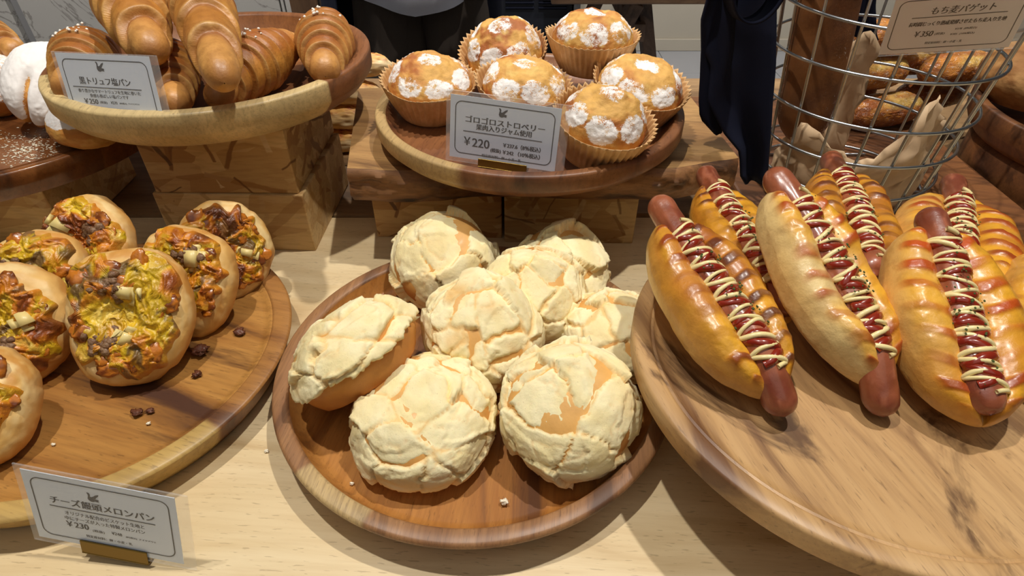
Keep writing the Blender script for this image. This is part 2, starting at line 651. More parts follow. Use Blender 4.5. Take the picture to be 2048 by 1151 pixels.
def cup_mat():
    q = NT('baking_paper')
    oc = q.obj()
    n = q.noise(oc, 120, 3)
    q.base(q.mix(q.mrange(n, 0.3, 0.7), S4(222, 182, 130), S4(204, 162, 108)))
    q.p(Roughness=0.6)
    q.b.inputs['Subsurface Weight'].default_value = 0.0
    return q.m


M['cup'] = cup_mat()


def kraft_mat():
    q = NT('kraft_paper')
    n = q.noise(q.obj(), 60, 5)
    q.base(q.mix(q.mrange(n, 0.3, 0.7), S4(220, 190, 152), S4(206, 174, 136)))
    q.p(Roughness=0.75)
    return q.m


M['kraft'] = kraft_mat()


def cloth_mat(name, c1, c2, rough=0.9, sc=700):
    q = NT(name)
    n = q.noise(q.obj(), sc, 2)
    q.base(q.mix(n, S4(*c1), S4(*c2)))
    q.p(Roughness=rough)
    q.b.inputs['Specular IOR Level'].default_value = 0.2
    q.bump(n, 0.2, 0.0006)
    return q.m


M['trousers'] = cloth_mat('brown_black_cloth', (72, 64, 57), (60, 53, 48))
M['shirt'] = cloth_mat('white_cotton', (206, 210, 220), (196, 200, 212))
M['coat'] = cloth_mat('navy_wool', (24, 28, 44), (18, 21, 34))
M['skin'] = plain('skin', (206, 160, 130), 0.5)
M['hair'] = plain('black_hair', (24, 20, 18), 0.5)
M['shoe'] = plain('black_leather', (22, 20, 20), 0.4)
M['fridge'] = plain('dark_appliance', (34, 38, 48), 0.45)
M['fridge_white'] = plain('white_enamel', (206, 208, 212), 0.4)
M['steel'] = plain('steel_pole', (120, 122, 128), 0.35, metal=0.8)
M['trestle'] = wood('trestle_wood', (112, 88, 70), (96, 74, 58), (60, 44, 34), 0, 0.6, 0.4, rough=0.55, seed=20.0, roty=PI / 2)
M['trestle_top'] = wood('trestle_top_wood', (150, 118, 88), (130, 100, 74), (90, 66, 48), 0, 0.6, 0.4, rough=0.55, seed=22.0)
M['post'] = wood('brown_post', (96, 72, 52), (78, 56, 40), (44, 30, 22), 0, 0.6, 0.4, rough=0.5, seed=24.0, roty=PI / 2)


def wall_mat(name, c):
    q = NT(name)
    n = q.noise(q.obj(), 3, 4)
    q.base(q.mix(n, S4(*c), S4(*[v * 0.93 for v in c])))
    q.p(Roughness=0.7)
    return q.m


M['wall'] = wall_mat('cream_plaster', (206, 198, 182))
M['floor'] = wall_mat('grey_tile', (176, 178, 184))
M['grout'] = plain('grey_grout', (120, 120, 122), 0.8)


def marble_mat():
    q = NT('grey_marble')
    oc = q.obj()
    n = q.noise(q.mapping(oc, (2.2, 2.2, 4.0), (0.2, 0.5, 0.3)), 1.0, 8, 0.6, 1.6)
    ridge = q.math('ABSOLUTE', q.math('SUBTRACT', n, 0.5))
    v = q.mrange(ridge, 0.0, 0.012, 0.75, 0)
    b = q.mix(q.noise(oc, 6, 5), S4(176, 174, 170), S4(160, 158, 155))
    q.base(q.mix(v, b, S4(112, 108, 104)))
    q.p(Roughness=0.4)
    return q.m


M['marble'] = marble_mat()


# ================================================================== the setting
FLOOR_Z = -0.85


def sharp(o, deg=35):
    o.data.set_sharp_from_angle(angle=math.radians(deg))
    return o


def fixn(o):
    bm = bmesh.new()
    bm.from_mesh(o.data)
    bmesh.ops.recalc_face_normals(bm, faces=bm.faces)
    bm.to_mesh(o.data)
    bm.free()
    return o


fl = bevel_box('floor', (9.0, 7.0, 0.1), M['grout'], loc=(0, 1.6, FLOOR_Z - 0.0535), bev=0)
tag(fl, kind='structure')
tile_me = None
for ix in range(-5, 6):
    for iy in range(0, 6):
        if tile_me is None:
            t_ = bevel_box('floor_tile', (0.596, 0.596, 0.006), M['floor'], fl, bev=0.0015, seg=1)
            tile_me = t_.data
        else:
            t_ = bpy.data.objects.new('floor_tile', tile_me)
            COL.objects.link(t_)
            t_.parent = fl
        t_.location = (ix * 0.6, iy * 0.6 - 0.9, 0.0505)
wb = bevel_box('wall_back', (9.0, 0.12, 3.4), M['wall'], loc=(0, 3.85, FLOOR_Z + 1.7), bev=0)
tag(wb, kind='structure')
bb = bevel_box('baseboard_back', (9.0, 0.015, 0.07), M['wall'], loc=(0, 3.782, FLOOR_Z + 0.036), bev=0.003)
tag(bb, kind='structure')

# grey marble counter front on the left
mc = empty('marble_counter', (-1.35, 1.95, FLOOR_Z), label='grey marble clad counter with dark joints behind the bread display', cat='counter')
bevel_box('core', (1.72, 0.40, 1.12), M['grout'], mc, (-0.07, 0.03, 0.56), bev=0.004)
for k_, (xa, xb) in enumerate(((-0.93, -0.032), (0.0, 0.7145), (0.718, 0.7265), (0.730, 0.79))):
    bevel_box('marble_panel', (xb - xa, 0.02, 1.12), M['marble'], mc, ((xa + xb) / 2, -0.18, 0.561), bev=0.002)
bevel_box('counter_top', (1.74, 0.42, 0.03), M['marble'], mc, (-0.07, 0.03, 1.136), bev=0.004)
wp = bevel_box('wooden_post', (0.075, 0.075, 2.3), M['post'], loc=(-0.63 + 0.03, 1.70, FLOOR_Z + 1.15), bev=0.004)
wp.location.x = PY(618, 12, 1.70).x
tag(wp, 'dark brown wooden post beside the grey marble counter', 'post')

# dark cooling cabinet
fr = empty('cooling_cabinet', (0.095, 2.92, FLOOR_Z), label='black cooling cabinet with white top band behind the muffins', cat='cabinet')
bevel_box('body', (0.36, 0.40, 0.635), M['fridge'], fr, (0, 0.2, 0.3205), bev=0.006)
bevel_box('white_band', (0.37, 0.42, 0.30), M['fridge_white'], fr, (0, 0.2, 0.79), bev=0.006)
bevel_box('side_rail', (0.03, 0.42, 0.94), M['fridge_white'], fr, (0.201, 0.2, 0.47), bev=0.004)
for k_ in range(7):
    bevel_box('vent_slat', (0.13, 0.012, 0.008), M['coat'], fr, (-0.06, -0.004, 0.60 - k_ * 0.022), (0.5, 0, 0), bev=0.001, seg=1)
    bevel_box('vent_slat', (0.13, 0.012, 0.008), M['coat'], fr, (0.09, -0.004, 0.60 - k_ * 0.022), (0.5, 0, 0), bev=0.001, seg=1)
pt = PY(1187, 20, 2.87)
mp_ = tube('steel_pole', [(pt.x, 2.87, FLOOR_Z + 0.0), (pt.x, 2.87, FLOOR_Z + 1.2), (pt.x, 2.87, 1.4)], 0.019, M['steel'], seg=16)
tag(mp_, 'upright grey steel pole between cooling cabinet and trestle table', 'pole')

# trestle table
TY = 2.15
tt = empty('trestle_table', (0, TY, FLOOR_Z), label='brown wooden trestle table with splayed legs near cream wall', cat='table')
ztop = PY(1300, 6, TY).z - FLOOR_Z
xl, xr = PY(1102, 5, TY).x, PY(1560, 5, TY).x
bevel_box('tabletop', (xr - xl, 0.7, 0.035), M['trestle_top'], tt, ((xl + xr) / 2, 0.33, ztop + 0.0175), bev=0.004)
xm = PY(1285, 6, TY).x


def leg_between(a, b, wx, wy, mat, parent, name='leg'):
    m = frame(a, b, (0, 1, 0))
    L_ = (Vector(b) - Vector(a)).length
    o = bevel_box(name, (L_, wx, wy), mat, parent, bev=0.003)
    o.matrix_local = m
    return o


for yy_ in (0.03, 0.60):
    leg_between((xm - 0.015, yy_, ztop - 0.002), (xm - 0.30, yy_, 0.012), 0.045, 0.075, M['trestle'], tt)
    leg_between((xm + 0.015, yy_ + 0.05, ztop - 0.002), (xm + 0.175, yy_ + 0.05, 0.012), 0.045, 0.085, M['trestle'], tt)
bevel_box('crossbar', (0.05, 0.64, 0.06), M['trestle'], tt, (xm - 0.0, 0.33, ztop - 0.10), bev=0.003)

# ================================================================== display tables
dt = empty('display_table', (0, 0, 0), label='pale maple display table carrying the three front bread trays', cat='table')
bevel_box('tabletop', (2.4, 0.608, 0.035), M['table'], dt, (0, 0.264, -0.0175), bev=0.002)
for sx in (-1.1, 1.1):
    for sy in (0.02, 0.51):
        bevel_box('leg', (0.07, 0.07, 0.814), M['table'], dt, (sx, sy, -0.443), bev=0.004)
bt = empty('back_table', (0, 0, 0), label='narrow wooden table pushed against back of the display table', cat='table')
bevel_box('tabletop', (2.4, 0.424, 0.035), M['table_back'], bt, (0, 0.786, -0.0185), bev=0.003)
for sx in (-1.1, 1.1):
    for sy in (0.63, 0.94):
        bevel_box('leg', (0.07, 0.07, 0.812), M['table_back'], bt, (sx, sy, -0.443), bev=0.004)

# ================================================================== boxes
BH = 0.0655


def box(label, size, loc, rz, mat, name='strand_board_box', group=None):
    o = bevel_box(name, size, mat, None, loc, (0, 0, rz), bev=0.0012)
    return tag(o, label, 'box', group)


box('lower strand board box under the croissant tray, resting on table', (0.147, 0.140, BH), (-0.2735, 0.5755, BH / 2), -0.03, M['osb2'])
box('upper strand board box with big flakes directly under the croissant tray', (0.139, 0.140, BH), (-0.2745, 0.5775, BH * 1.5 + 0.0002), -0.015, M['osb1'])
box('flaky strand board box under left half of the live edge slab', (0.1325, 0.13, BH), (-0.0755, 0.5925, BH / 2), -0.02, M['osb1'])
box('plain strand board box under right half of the live edge slab', (0.134, 0.13, BH), (0.0605, 0.5825, BH / 2), -0.02, M['osb3'])
box('dim strand board box under the tray of sugar dusted buns', (0.20, 0.145, BH), (-0.5640, 0.5905, BH / 2), 0.0, M['osb2'])
box('strand board riser directly beneath the raised sausage bread tray', (0.13, 0.13, 0.0545), (0.250, 0.300, 0.0273), 0.1, M['osb3'])


# ================================================================== trays
def tray(label, loc, R, rim_h, floor_h, rim_w, slope, base_in, mat, rim_mat=None, rz=0.0, seg=144, under=0.45):
    # under: share of the height where the outer wall starts to draw in
    H = rim_h
    prof = [(0, 0), (R - base_in - 0.004, 0), (R - base_in, 0.0012), (R - base_in * 0.5, H * under * 0.45), (R - 0.001, H * under), (R, H * under + 0.002),
            (R, H - 0.0022), (R - 0.0007, H - 0.0007), (R - 0.0022, H), (R - rim_w + 0.002, H), (R - rim_w + 0.0005, H - 0.0006), (R - rim_w - 0.0004, H - 0.002),
            (R - rim_w - slope, floor_h + 0.003), (R - rim_w - slope - 0.003, floor_h + 0.0006), (R - rim_w - slope - 0.007, floor_h), (R * 0.5, floor_h), (0, floor_h)]
    V, F = lathe(prof, seg)
    o = mk('serving_tray', V, F, mat)
    fixn(o)
    sharp(o, 40)
    if rim_mat:
        o.data.materials.append(rim_mat)
        for p in o.data.polygons:
            c = p.center
            if math.hypot(c.x, c.y) > R - rim_w - 0.0006:
                p.material_index = 1
    o.location = loc
    o.rotation_euler = (0, 0, rz)
    return tag(o, label, 'tray')


T_MEL = Vector((-0.0283, 0.323, 0.0003))
T_CUR = Vector((-0.3255, 0.3334, 0.0003))
T_SAU = Vector((0.2300, 0.2744, 0.0550))
T_CRO = Vector((-0.2930, 0.6047, 0.1315))
T_MUF = Vector((0.0168, 0.5728, 0.1015))
tray('round amber wooden tray holding the melon breads', T_MEL, 0.150, 0.0290, 0.0115, 0.0115, 0.006, 0.020, M['tray_melon'], M['rim_melon'], under=0.80)
tray('round streaked brown wooden tray holding the curry cheese breads', T_CUR, 0.147, 0.0290, 0.0240, 0.0150, 0.002, 0.014, M['tray_curry'], M['rim_curry'], under=0.86)
tray('raised round light wooden tray with dark knots holding sausage breads', T_SAU, 0.150, 0.0300, 0.0255, 0.0120, 0.002, 0.020, M['tray_sausage'])
tray('round wooden tray with cream coloured front rim holding croissant rolls', T_CRO, 0.150, 0.0355, 0.0150, 0.0125, 0.006, 0.016, M['tray_croissant'], M['rim_croissant'])
tray('round reddish wooden tray on live edge slab holding the muffins', T_MUF, 0.150, 0.0285, 0.0110, 0.0100, 0.009, 0.016, M['tray_muffin'], M['rim_muffin'])
T_SUG = Vector((-0.564, 0.634, 0.0658))
tray('shiny brown round tray on a box holding sugar dusted buns', T_SUG, 0.172, 0.0290, 0.0262, 0.010, 0.001, 0.006, M['tray_sugar'])

# live edge slab under the muffin tray
sl = empty('live_edge_slab', (0, 0, BH + 0.0003), label='thick wooden slab with rough bark edge under the muffin tray', cat='slab')
sx0, sx1 = -0.150, 0.212
nx_, ny_ = 120, 12
top_h = 0.0355


def slab_front(x):
    a = np.array([[x * 9.0, 0.3, 0.0]])
    return 0.492 + 0.006 * float(vn(a, 5)[0]) + 0.003 * float(vn(a * 3.1, 6)[0]) + 0.018 * max(0, (x - 0.13) / 0.08) ** 2


outline = []
for i in range(nx_ + 1):
    x = sx0 + (sx1 - sx0) * i / nx_
    outline.append((x, slab_front(x)))
back = [(0.200, 0.672), (0.16, 0.690), (0.05, 0.694), (-0.08, 0.690), (-0.178, 0.684), (-0.176, 0.672)]
bm_ = bmesh.new()
pts = outline + back
vt = [bm_.verts.new((x, y, top_h)) for x, y in pts]
vb = [bm_.verts.new((x, y + (0.004 if k <= nx_ else 0), 0)) for k, (x, y) in enumerate(pts)]
bm_.faces.new(vt)
bm_.faces.new(vb[::-1])
for i in range(len(pts)):
    j = (i + 1) % len(pts)
    bm_.faces.new((vt[j], vt[i], vb[i], vb[j]))
me_ = bpy.data.meshes.new('board')
bm_.to_mesh(me_)
bm_.free()
me_.materials.append(M['slab'])
so_ = bpy.data.objects.new('board', me_)
COL.objects.link(so_)
so_.parent = sl
fixn(so_)
# rough bark strip on the front edge
VV = []
nb_ = 14
for i in range(nx_ * 2 + 1):
    x = sx0 + (sx1 - sx0) * i / (nx_ * 2)
    yf = slab_front(x)
    for j in range(nb_):
        t = j / (nb_ - 1)
        VV.append((x, yf + 0.0015 - 0.009 * math.sin(PI * min(1, t * 0.92 + 0.04)) ** 0.7 + t * 0.004, top_h * (1 - t) + 0.0002))
VV = np.array(VV)
q_ = VV * np.array([22, 90, 90])
dn = fbm(q_, 4, 3) * 0.0055 + fbm(VV * np.array([60, 400, 400]), 3, 9) * 0.002
edge_ = np.tile(np.sin(PI * np.linspace(0, 1, nb_)) ** 0.5, nx_ * 2 + 1)
VV[:, 1] -= dn * edge_
bk = mk('bark_edge', VV, grid_faces(nx_ * 2 + 1, nb_), M['bark'], sl)
sharp(bk, 50)

# boards and tray stack at the right
rb = P(1986, 299, 0.055)
ctr = Vector((0.672, 0.625, 0))
R2 = math.hypot(rb.x - ctr.x, rb.y - ctr.y)
V_, F_ = lathe([(0, 0), (R2 - 0.012, 0), (R2 - 0.004, 0.004), (R2, 0.02), (R2 - 0.001, 0.05), (R2 - 0.005, 0.0545), (0, 0.055)], 96)
o_ = mk('round_board', V_, F_, M['board_right'])
fixn(o_)
sharp(o_, 40)
o_.location = (ctr.x, ctr.y, 0.0003)
tag(o_, 'thick dark round wooden board under the tray of rustic bread', 'board')
rt_ = P(1963, 202, 0.095)
R3 = math.hypot(rt_.x - ctr.x - 0.012, rt_.y - ctr.y)
o_ = tray('dark round wooden tray of rustic bread on a thick round board', (ctr.x + 0.012, ctr.y, 0.0556), R3, 0.0395, 0.016, 0.010, 0.006, 0.012, M['board_right'])
T_RUS = o_.location.copy()
RR3 = R3


# ================================================================== melon breads
def vor(q, seeds):
    d1 = np.full(len(q), 9.0)
    d2 = np.full(len(q), 9.0)
    i1 = np.zeros(len(q), int)
    i2 = np.zeros(len(q), int)
    for k, s in enumerate(seeds):
        d = np.sqrt(((q - s) ** 2).sum(1))
        m1 = d < d1
        m2 = (~m1) & (d < d2)
        d2 = np.where(m1, d1, np.where(m2, d, d2))
        i2 = np.where(m1, i1, np.where(m2, k, i2))
        d1 = np.where(m1, d, d1)
        i1 = np.where(m1, k, i1)
    return d1, d2, i1, i2


def sphere_seeds(n, rng, zmin=-0.4):
    out = []
    while len(out) < n:
        best, bd = None, -1
        for _ in range(6):
            v = rng.normal(size=3)
            v /= np.linalg.norm(v)
            if v[2] < zmin:
                continue
            dd = min([np.linalg.norm(v - o) for o in out], default=9)
            if dd > bd:
                best, bd = v, dd
        if best is not None:
            out.append(best)
    return np.array(out)


def warp3(d, f, amp, seed):
    return d + amp * np.stack([fbm(d * f, 3, seed), fbm(d * f + 31.7, 3, seed + 5), fbm(d * f + 77.1, 3, seed + 9)], 1)


C_CREAM, C_CREAM2 = np.array(S(250, 238, 192)), np.array(S(243, 226, 170))
C_TAN, C_GOLD, C_BODY = np.array(S(234, 182, 104)), np.array(S(214, 146, 66)), np.array(S(206, 138, 66))


def melon(label, loc, rot, R, H, seed, ncell=17, open_=1.0, toast=0.3, skirt=-0.30):
    rng = np.random.default_rng(seed)
    root = empty('melon_bread', loc, rot, label, 'bread', 'melon breads on the round tray')

    def surf(d):
        nz = fbm(d * 1.6, 2, seed + 50)
        rho = np.sqrt(d[:, 0] ** 2 + d[:, 1] ** 2) + 1e-9
        k = (rho ** 0.86) / rho * (1 + 0.05 * nz)
        h0 = 0.36 * H
        z = np.where(d[:, 2] > 0, h0 + (H - h0) * np.abs(d[:, 2]) ** 0.92, h0 - h0 * np.clip(np.abs(d[:, 2]) * 1.7, 0, 1) ** 1.3)
        return np.stack([R * d[:, 0] * k, R * d[:, 1] * k, z], 1)
    d, F = ico(5)
    V = surf(d)
    V *= 1
    nrm = d / np.array([R, R, H * 0.6])
    nrm /= np.linalg.norm(nrm, axis=1)[:, None]
    V += nrm * (fbm(d * 4, 3, seed)[:, None] * 0.0005 - 0.0002)
    V[:, 2] = np.maximum(V[:, 2], 0)
    cb = mixc(C_BODY, C_GOLD, sst(-0.4, 0.4, fbm(d * 2, 3, seed + 3)))
    cb = mixc(cb, C_TAN, sst(0.1, 0.8, d[:, 2]) * 0.8)
    cb = mixc(cb, S(190, 118, 52), sst(-0.2, -0.8, d[:, 2]) * 0.7)
    mk('bread_body', V, F, M['bun'], root, cb)
    # cookie crust, raised plates parted by cracks that sink below the body
    d, F = ico(6)
    V = surf(d)
    nrm = d / np.array([R, R, H * 0.6])
    nrm /= np.linalg.norm(nrm, axis=1)[:, None]
    q = warp3(d, 2.0, 0.20, seed + 11)
    q = warp3(q, 9.0, 0.022, seed + 17)
    seeds = sphere_seeds(ncell, rng)
    d1, d2, i1, i2 = vor(q, seeds)
    e = d2 - d1
    gate = _h(np.minimum(i1, i2), np.maximum(i1, i2), i1 * 0, seed + 77)
    wdt = (0.048 + 0.12 * np.clip(gate - 0.6, 0, 1) ** 1.2) * open_ * (0.6 + 0.8 * (vn(d * 3, seed + 8) * 0.5 + 0.5))
    deep = np.where(gate < 0.66, 0.30, 1.0)
    plate = sst(0.1, 1.0, e / wdt)
    rnd = rng.normal(size=(ncell, 3)) * 0.006
    tiltv = ((d - seeds[i1]) * rnd[i1]).sum(1)
    off = np.where(deep > 0.5, -0.0012, 0.0008) + (0.0029 + 0.0008 * (rng.random(ncell)[i1] - 0.5)) * plate * (0.62 + 0.38 * deep) + tiltv * plate
    s2 = sphere_seeds(ncell * 3, rng)
    f1, f2, j1, j2 = vor(warp3(d, 5, 0.12, seed + 23), s2)
    fine = 1 - sst(0.0, 0.045, f2 - f1)
    g2 = _h(np.minimum(j1, j2), np.maximum(j1, j2), j1 * 0, seed + 99)
    fine *= (g2 > 0.62)
    off -= fine * 0.0007 * plate
    off += plate * (fbm(d * 6, 2, seed + 30) * 0.0007 + fbm(d * 26, 3, seed + 31) * 0.00035)
    t = d[:, 2] + 0.10 * fbm(d * 5, 3, seed + 41) + 0.05 * fbm(d * 17, 2, seed + 43)
    on = sst(skirt, skirt + 0.06, t)
    off = off * on - 0.0055 * (1 - on) + 0.0022 * on * (1 - sst(skirt + 0.06, skirt + 0.28, t))
    V = V + nrm * off[:, None]
    V[:, 2] = np.maximum(V[:, 2], 0.0002)
    tone = fbm(d * 1.4, 3, seed + 60)
    c = mixc(C_CREAM, C_CREAM2, sst(-0.3, 0.5, fbm(d * 3.0, 3, seed + 61)))
    c = mixc(c, S(236, 200, 138), sst(0.25, 0.7, tone) * toast * 2)
    c = mixc(c, S(232, 186, 112), (1 - sst(0.1, 0.85, plate)) * (0.60 + 0.40 * deep) * 0.9)
    c = mixc(c, S(228, 178, 104), fine * 0.35)
    c = mixc(c, S(222, 170, 96), (1 - on) * 0.8)
    keep = (d[F].mean(1)[:, 2] > -0.62)
    F = F[keep]
    mk('cookie_crust', V, F, M['cookie'], root, c)
    return root


ZT = T_MEL.z + 0.0118


def mloc(px, py, z=0.0):
    p = P(px, py, ZT + z + 0.022)
    return Vector((p.x, p.y, ZT + z))


R_ = math.radians
melon('melon bread tipped on its side against the tray rim, golden flank showing', P(742, 752, 0.034) + Vector((0.0, 0.0, 0.003)), (R_(-4), R_(-36), R_(-24)), 0.0480, 0.049, 11, 20, 1.4, 0.5, 0.0)
melon('large pale melon bread lying flat at front of the round tray', mloc(848, 822, 0.003), (R_(6), R_(-2), R_(20)), 0.0478, 0.046, 23, 27, 1.0, 0.1)
melon('melon bread with deep cracks leaning towards front beside the sausage tray', mloc(1142, 800, 0.016) + Vector((0, 0.004, 0)), (R_(26), R_(-4), R_(0)), 0.0445, 0.050, 37, 24, 0.9, 0.15)
melon('toasted melon bread with wide tan cracks in middle of the pile', mloc(957, 664, 0.023) + Vector((0, 0.019, 0)), (R_(38), R_(4), R_(20)), 0.0430, 0.043, 41, 27, 1.4, 0.6)
melon('melon bread resting behind the toasted one in the pile', mloc(1066, 592, 0.026) + Vector((0, 0.022, 0)), (R_(36), R_(8), R_(-8)), 0.0400, 0.037, 58, 25, 1.1, 0.2)
melon('smooth melon bread at the back left by the flaky box', mloc(894, 522, 0.012) + Vector((-0.002, 0.010, 0)), (R_(28), R_(-8), R_(0)), 0.0440, 0.046, 67, 13, 0.6, 0.2)
melon('melon bread half in shade at back right under the muffin slab', mloc(1116, 556, 0.008) + Vector((0.002, 0.020, 0)), (R_(26), R_(6), R_(6)), 0.0405, 0.040, 74, 20, 1.0, 0.3)
melon('melon bread partly hidden behind the edge of the sausage tray', mloc(1218, 658, 0.007) + Vector((0.003, 0.002, 0)), (R_(14), R_(-8), R_(30)), 0.0385, 0.040, 83, 18, 1.8, 0.6)


# ================================================================== curry cheese breads
def lumps(spec, seed, sub=2, amp=0.25):
    """several displaced blobs joined: spec = [(centre, (sx, sy, sz))]"""
    Vs, Fs, n = [], [], 0
    for k, (c, s) in enumerate(spec):
        d, F = ico(sub)
        V = d * (1 + amp * fbm(d * 1.8 + k * 13.1, 3, seed)[:, None]) * np.array(s) + np.array(c)
        Vs.append(V)
        Fs.append(F + n)
        n += len(V)
    return np.concatenate(Vs), np.concatenate(Fs)


def curry(label, loc, rot, R, T, seed, brown=0.0, cover=0.80, cx=0.0, cy=0.0, OV=1.10):
    rng = np.random.default_rng(seed)
    root = empty('curry_bread', loc, rot, label, 'bread', 'curry cheese breads on the left tray')

    def shape(dx, dy):
        th = np.arctan2(dy, dx)
        return 1 + 0.085 * vn(np.stack([np.cos(th) * 1.3, np.sin(th) * 1.3, th * 0], 1), seed) + 0.02 * vn(np.stack([np.cos(th) * 4, np.sin(th) * 4, th * 0 + 3], 1), seed)

    def topz(x, y):
        """height of dough over normalised x, y (radius 1)"""
        r = np.clip(np.sqrt(x * x + y * y), 0, 0.9999)
        g = r ** (1 / 0.82)
        zz = np.sqrt(np.maximum(1 - g * g, 0)) ** 0.75
        dip = 0.42 * np.exp(-(((x - cx) ** 2 + (y - cy) ** 2) / 0.42 ** 2) ** 1.2)
        return T * (zz * (1 - dip) + 0.10 * fbm(np.stack([x * 2.2, y * 2.2, x * 0 + seed], 1), 3, seed + 2) * (1 - r ** 6))
    d, F = ico(6)
    rho = np.sqrt(d[:, 0] ** 2 + d[:, 1] ** 2) + 1e-9
    k = rho ** 0.82 / rho
    X, Y = d[:, 0] * k, d[:, 1] * k
    sh = shape(d[:, 0], d[:, 1])
    z = np.where(d[:, 2] >= 0, topz(X, Y), -0.32 * T * np.clip(np.abs(d[:, 2]) * 1.5, 0, 1) ** 0.8)
    V = np.stack([X * R * sh, Y * R * sh * OV, z + 0.32 * T], 1)
    wr = fbm(d * np.array([5, 5, 2]), 3, seed + 20)
    V += d * (wr * 0.0011)[:, None]
    c = mixc(S(228, 184, 108), S(240, 210, 148), sst(-0.3, 0.4, fbm(d * 3, 3, seed + 4)))
    c = mixc(c, S(208, 146, 66), sst(0.05, 0.5, fbm(d * 2.4, 4, seed + 7)) * 0.85)
    c = mixc(c, S(204, 142, 66), sst(0.55, -0.15, d[:, 2] + 0.15 * wr) * 0.75)
    mk('dough', V, F, M['dough'], root, c)
    # melted topping
    nr, nt = 84, 190
    rr = np.linspace(0, 1, nr)[:, None]
    tt_ = np.linspace(0, 2 * PI, nt, endpoint=False)[None, :]
    ct, st_ = np.cos(tt_), np.sin(tt_)
    edge = cover * (1 + 0.22 * vn(np.stack([ct[0] * 1.6, st_[0] * 1.6, ct[0] * 0 + 5], 1), seed + 5) + 0.18 * vn(np.stack([ct[0] * 5, st_[0] * 5, ct[0] * 0 + 9], 1), seed + 6))
    x = (rr * edge[None, :] * ct + cx * 0.5).ravel()
    y = (rr * edge[None, :] * st_ + cy * 0.5).ravel()
    rad = np.sqrt(x * x + y * y)
    lim = np.minimum(1, 0.955 / np.maximum(rad, 1e-6))
    x, y = x * lim, y * lim
    sh = shape(x, y)
    pw = np.stack([x * 3.0, y * 3.0, x * 0 + seed], 1)
    wq = pw + 0.5 * np.stack([fbm(pw * 1.3, 2, seed + 71), fbm(pw * 1.3 + 9, 2, seed + 72), x * 0], 1)
    n1 = fbm(wq, 4, seed + 8)
    n2 = fbm(wq * 1.2 + 40, 4, seed + 9)
    n3 = fbm(wq * 3.1 + 80, 4, seed + 10)
    rg = 1 - np.abs(fbm(wq * 1.8 + 20, 4, seed + 12)) * 2.2
    e = np.repeat(rr, nt, 1).ravel()
    th = 0.0022 + 0.0034 * n1 + 0.0030 * np.clip(rg, 0, 1) + 0.0026 * n3
    th = np.maximum(th, 0.0006) * (1 - sst(0.86, 1.0, e)) - 0.0016 * sst(0.90, 1.0, e)
    zt = topz(x, y) + 0.32 * T + th
    V = np.stack([x * R * sh, y * R * sh * OV, zt], 1)
    Y1, Y2 = S(228, 190, 34), S(204, 158, 26)
    c = mixc(Y1, Y2, sst(-0.4, 0.4, n3))
    c = mixc(c, S(150, 132, 36), sst(0.0, 0.40, n2) * 0.8)
    c = mixc(c, S(244, 222, 120), sst(0.1, 0.5, -n2) * 0.5)
    c = mixc(c, S(218, 138, 30), sst(-0.02, 0.22, n1 + brown * 0.4))
    c = mixc(c, S(154, 76, 20), sst(0.22, 0.42, n1 + brown * 0.45))
    c = mixc(c, S(206, 130, 40), sst(0.72, 0.95, e) * 0.7 * sst(-0.4, 0.2, n3))
    c = mixc(c, S(112, 82, 52), sst(0.26, 0.42, n2 - n1 * 0.3) * 0.85)
    c = mixc(c, S(92, 44, 16), sst(0.38, 0.6, n1 + brown * 0.5) * 0.8)
    f = grid_faces(nr, nt, True)
    mk('curry_cheese_topping', V, f, M['cheese'], root, c)

    def at(xx, yy, dz=0.0):
        a, b = np.array([xx]), np.array([yy])
        s_ = shape(a, b)[0]
        return (xx * R * s_, yy * R * s_ * OV, float(topz(a, b)[0]) + 0.32 * T + dz)
    # minced meat clusters
    ms = []
    for g in range(2):
        a = rng.random() * 2 * PI
        mx, my = 0.42 * math.cos(a) + cx, 0.42 * math.sin(a) + cy
        for q in range(22):
            px_, py_ = mx + rng.normal() * 0.11, my + rng.normal() * 0.09
            s0 = 0.0022 + 0.0016 * rng.random()
            ms.append((at(px_, py_, 0.0028 + 0.001 * rng.random()), (s0, s0 * (0.7 + 0.5 * rng.random()), s0 * 0.8)))
    V, F = lumps(ms, seed + 3, 2, 0.4)
    cm = mixc(S(140, 108, 76), S(108, 74, 48), sst(-0.3, 0.3, fbm(V * 300, 2, seed)))
    tag(mk('minced_meat', V, F, M['meat'], root, cm), kind='stuff')
    # browned cheese bubbles
    bs = []
    for g in range(16):
        a, rr_ = rng.random() * 2 * PI, 0.15 + 0.66 * math.sqrt(rng.random())
        s0 = 0.0024 + 0.0030 * rng.random() ** 2
        bs.append((at(rr_ * math.cos(a), rr_ * math.sin(a), 0.0016), (s0 * (1 + 0.9 * rng.random()), s0 * (1 + 0.9 * rng.random()), s0 * 0.5)))
    V, F = lumps(bs, seed + 6, 3, 0.55)
    cm = mixc(S(204, 122, 36), S(112, 52, 18), sst(-0.1, 0.4, fbm(V * 160, 3, seed + 2)))
    tag(mk('browned_cheese', V, F, M['browned'], root, cm), kind='stuff')
    # potato chunks
    for g in range(2):
        a = rng.random() * 2 * PI
        rr_ = 0.25 + 0.3 * rng.random()
        bm = bmesh.new()
        bmesh.ops.create_cube(bm, size=1)
        for v in bm.verts:
            v.co = Vector((v.co.x * 0.022, v.co.y * 0.018, v.co.z * 0.011)) + Vector(rng.normal(size=3) * 0.0022)
        bmesh.ops.bevel(bm, geom=list(bm.edges), offset=0.0050, segments=4, affect='EDGES')
        me = bpy.data.meshes.new('potato_chunk')
        bm.to_mesh(me)
        bm.free()
        me.materials.append(M['potato'])
        for p_ in me.polygons:
            p_.use_smooth = True
        o = bpy.data.objects.new('potato_chunk', me)
        COL.objects.link(o)
        o.parent = root
        o.location = at(rr_ * math.cos(a), rr_ * math.sin(a), 0.0008)
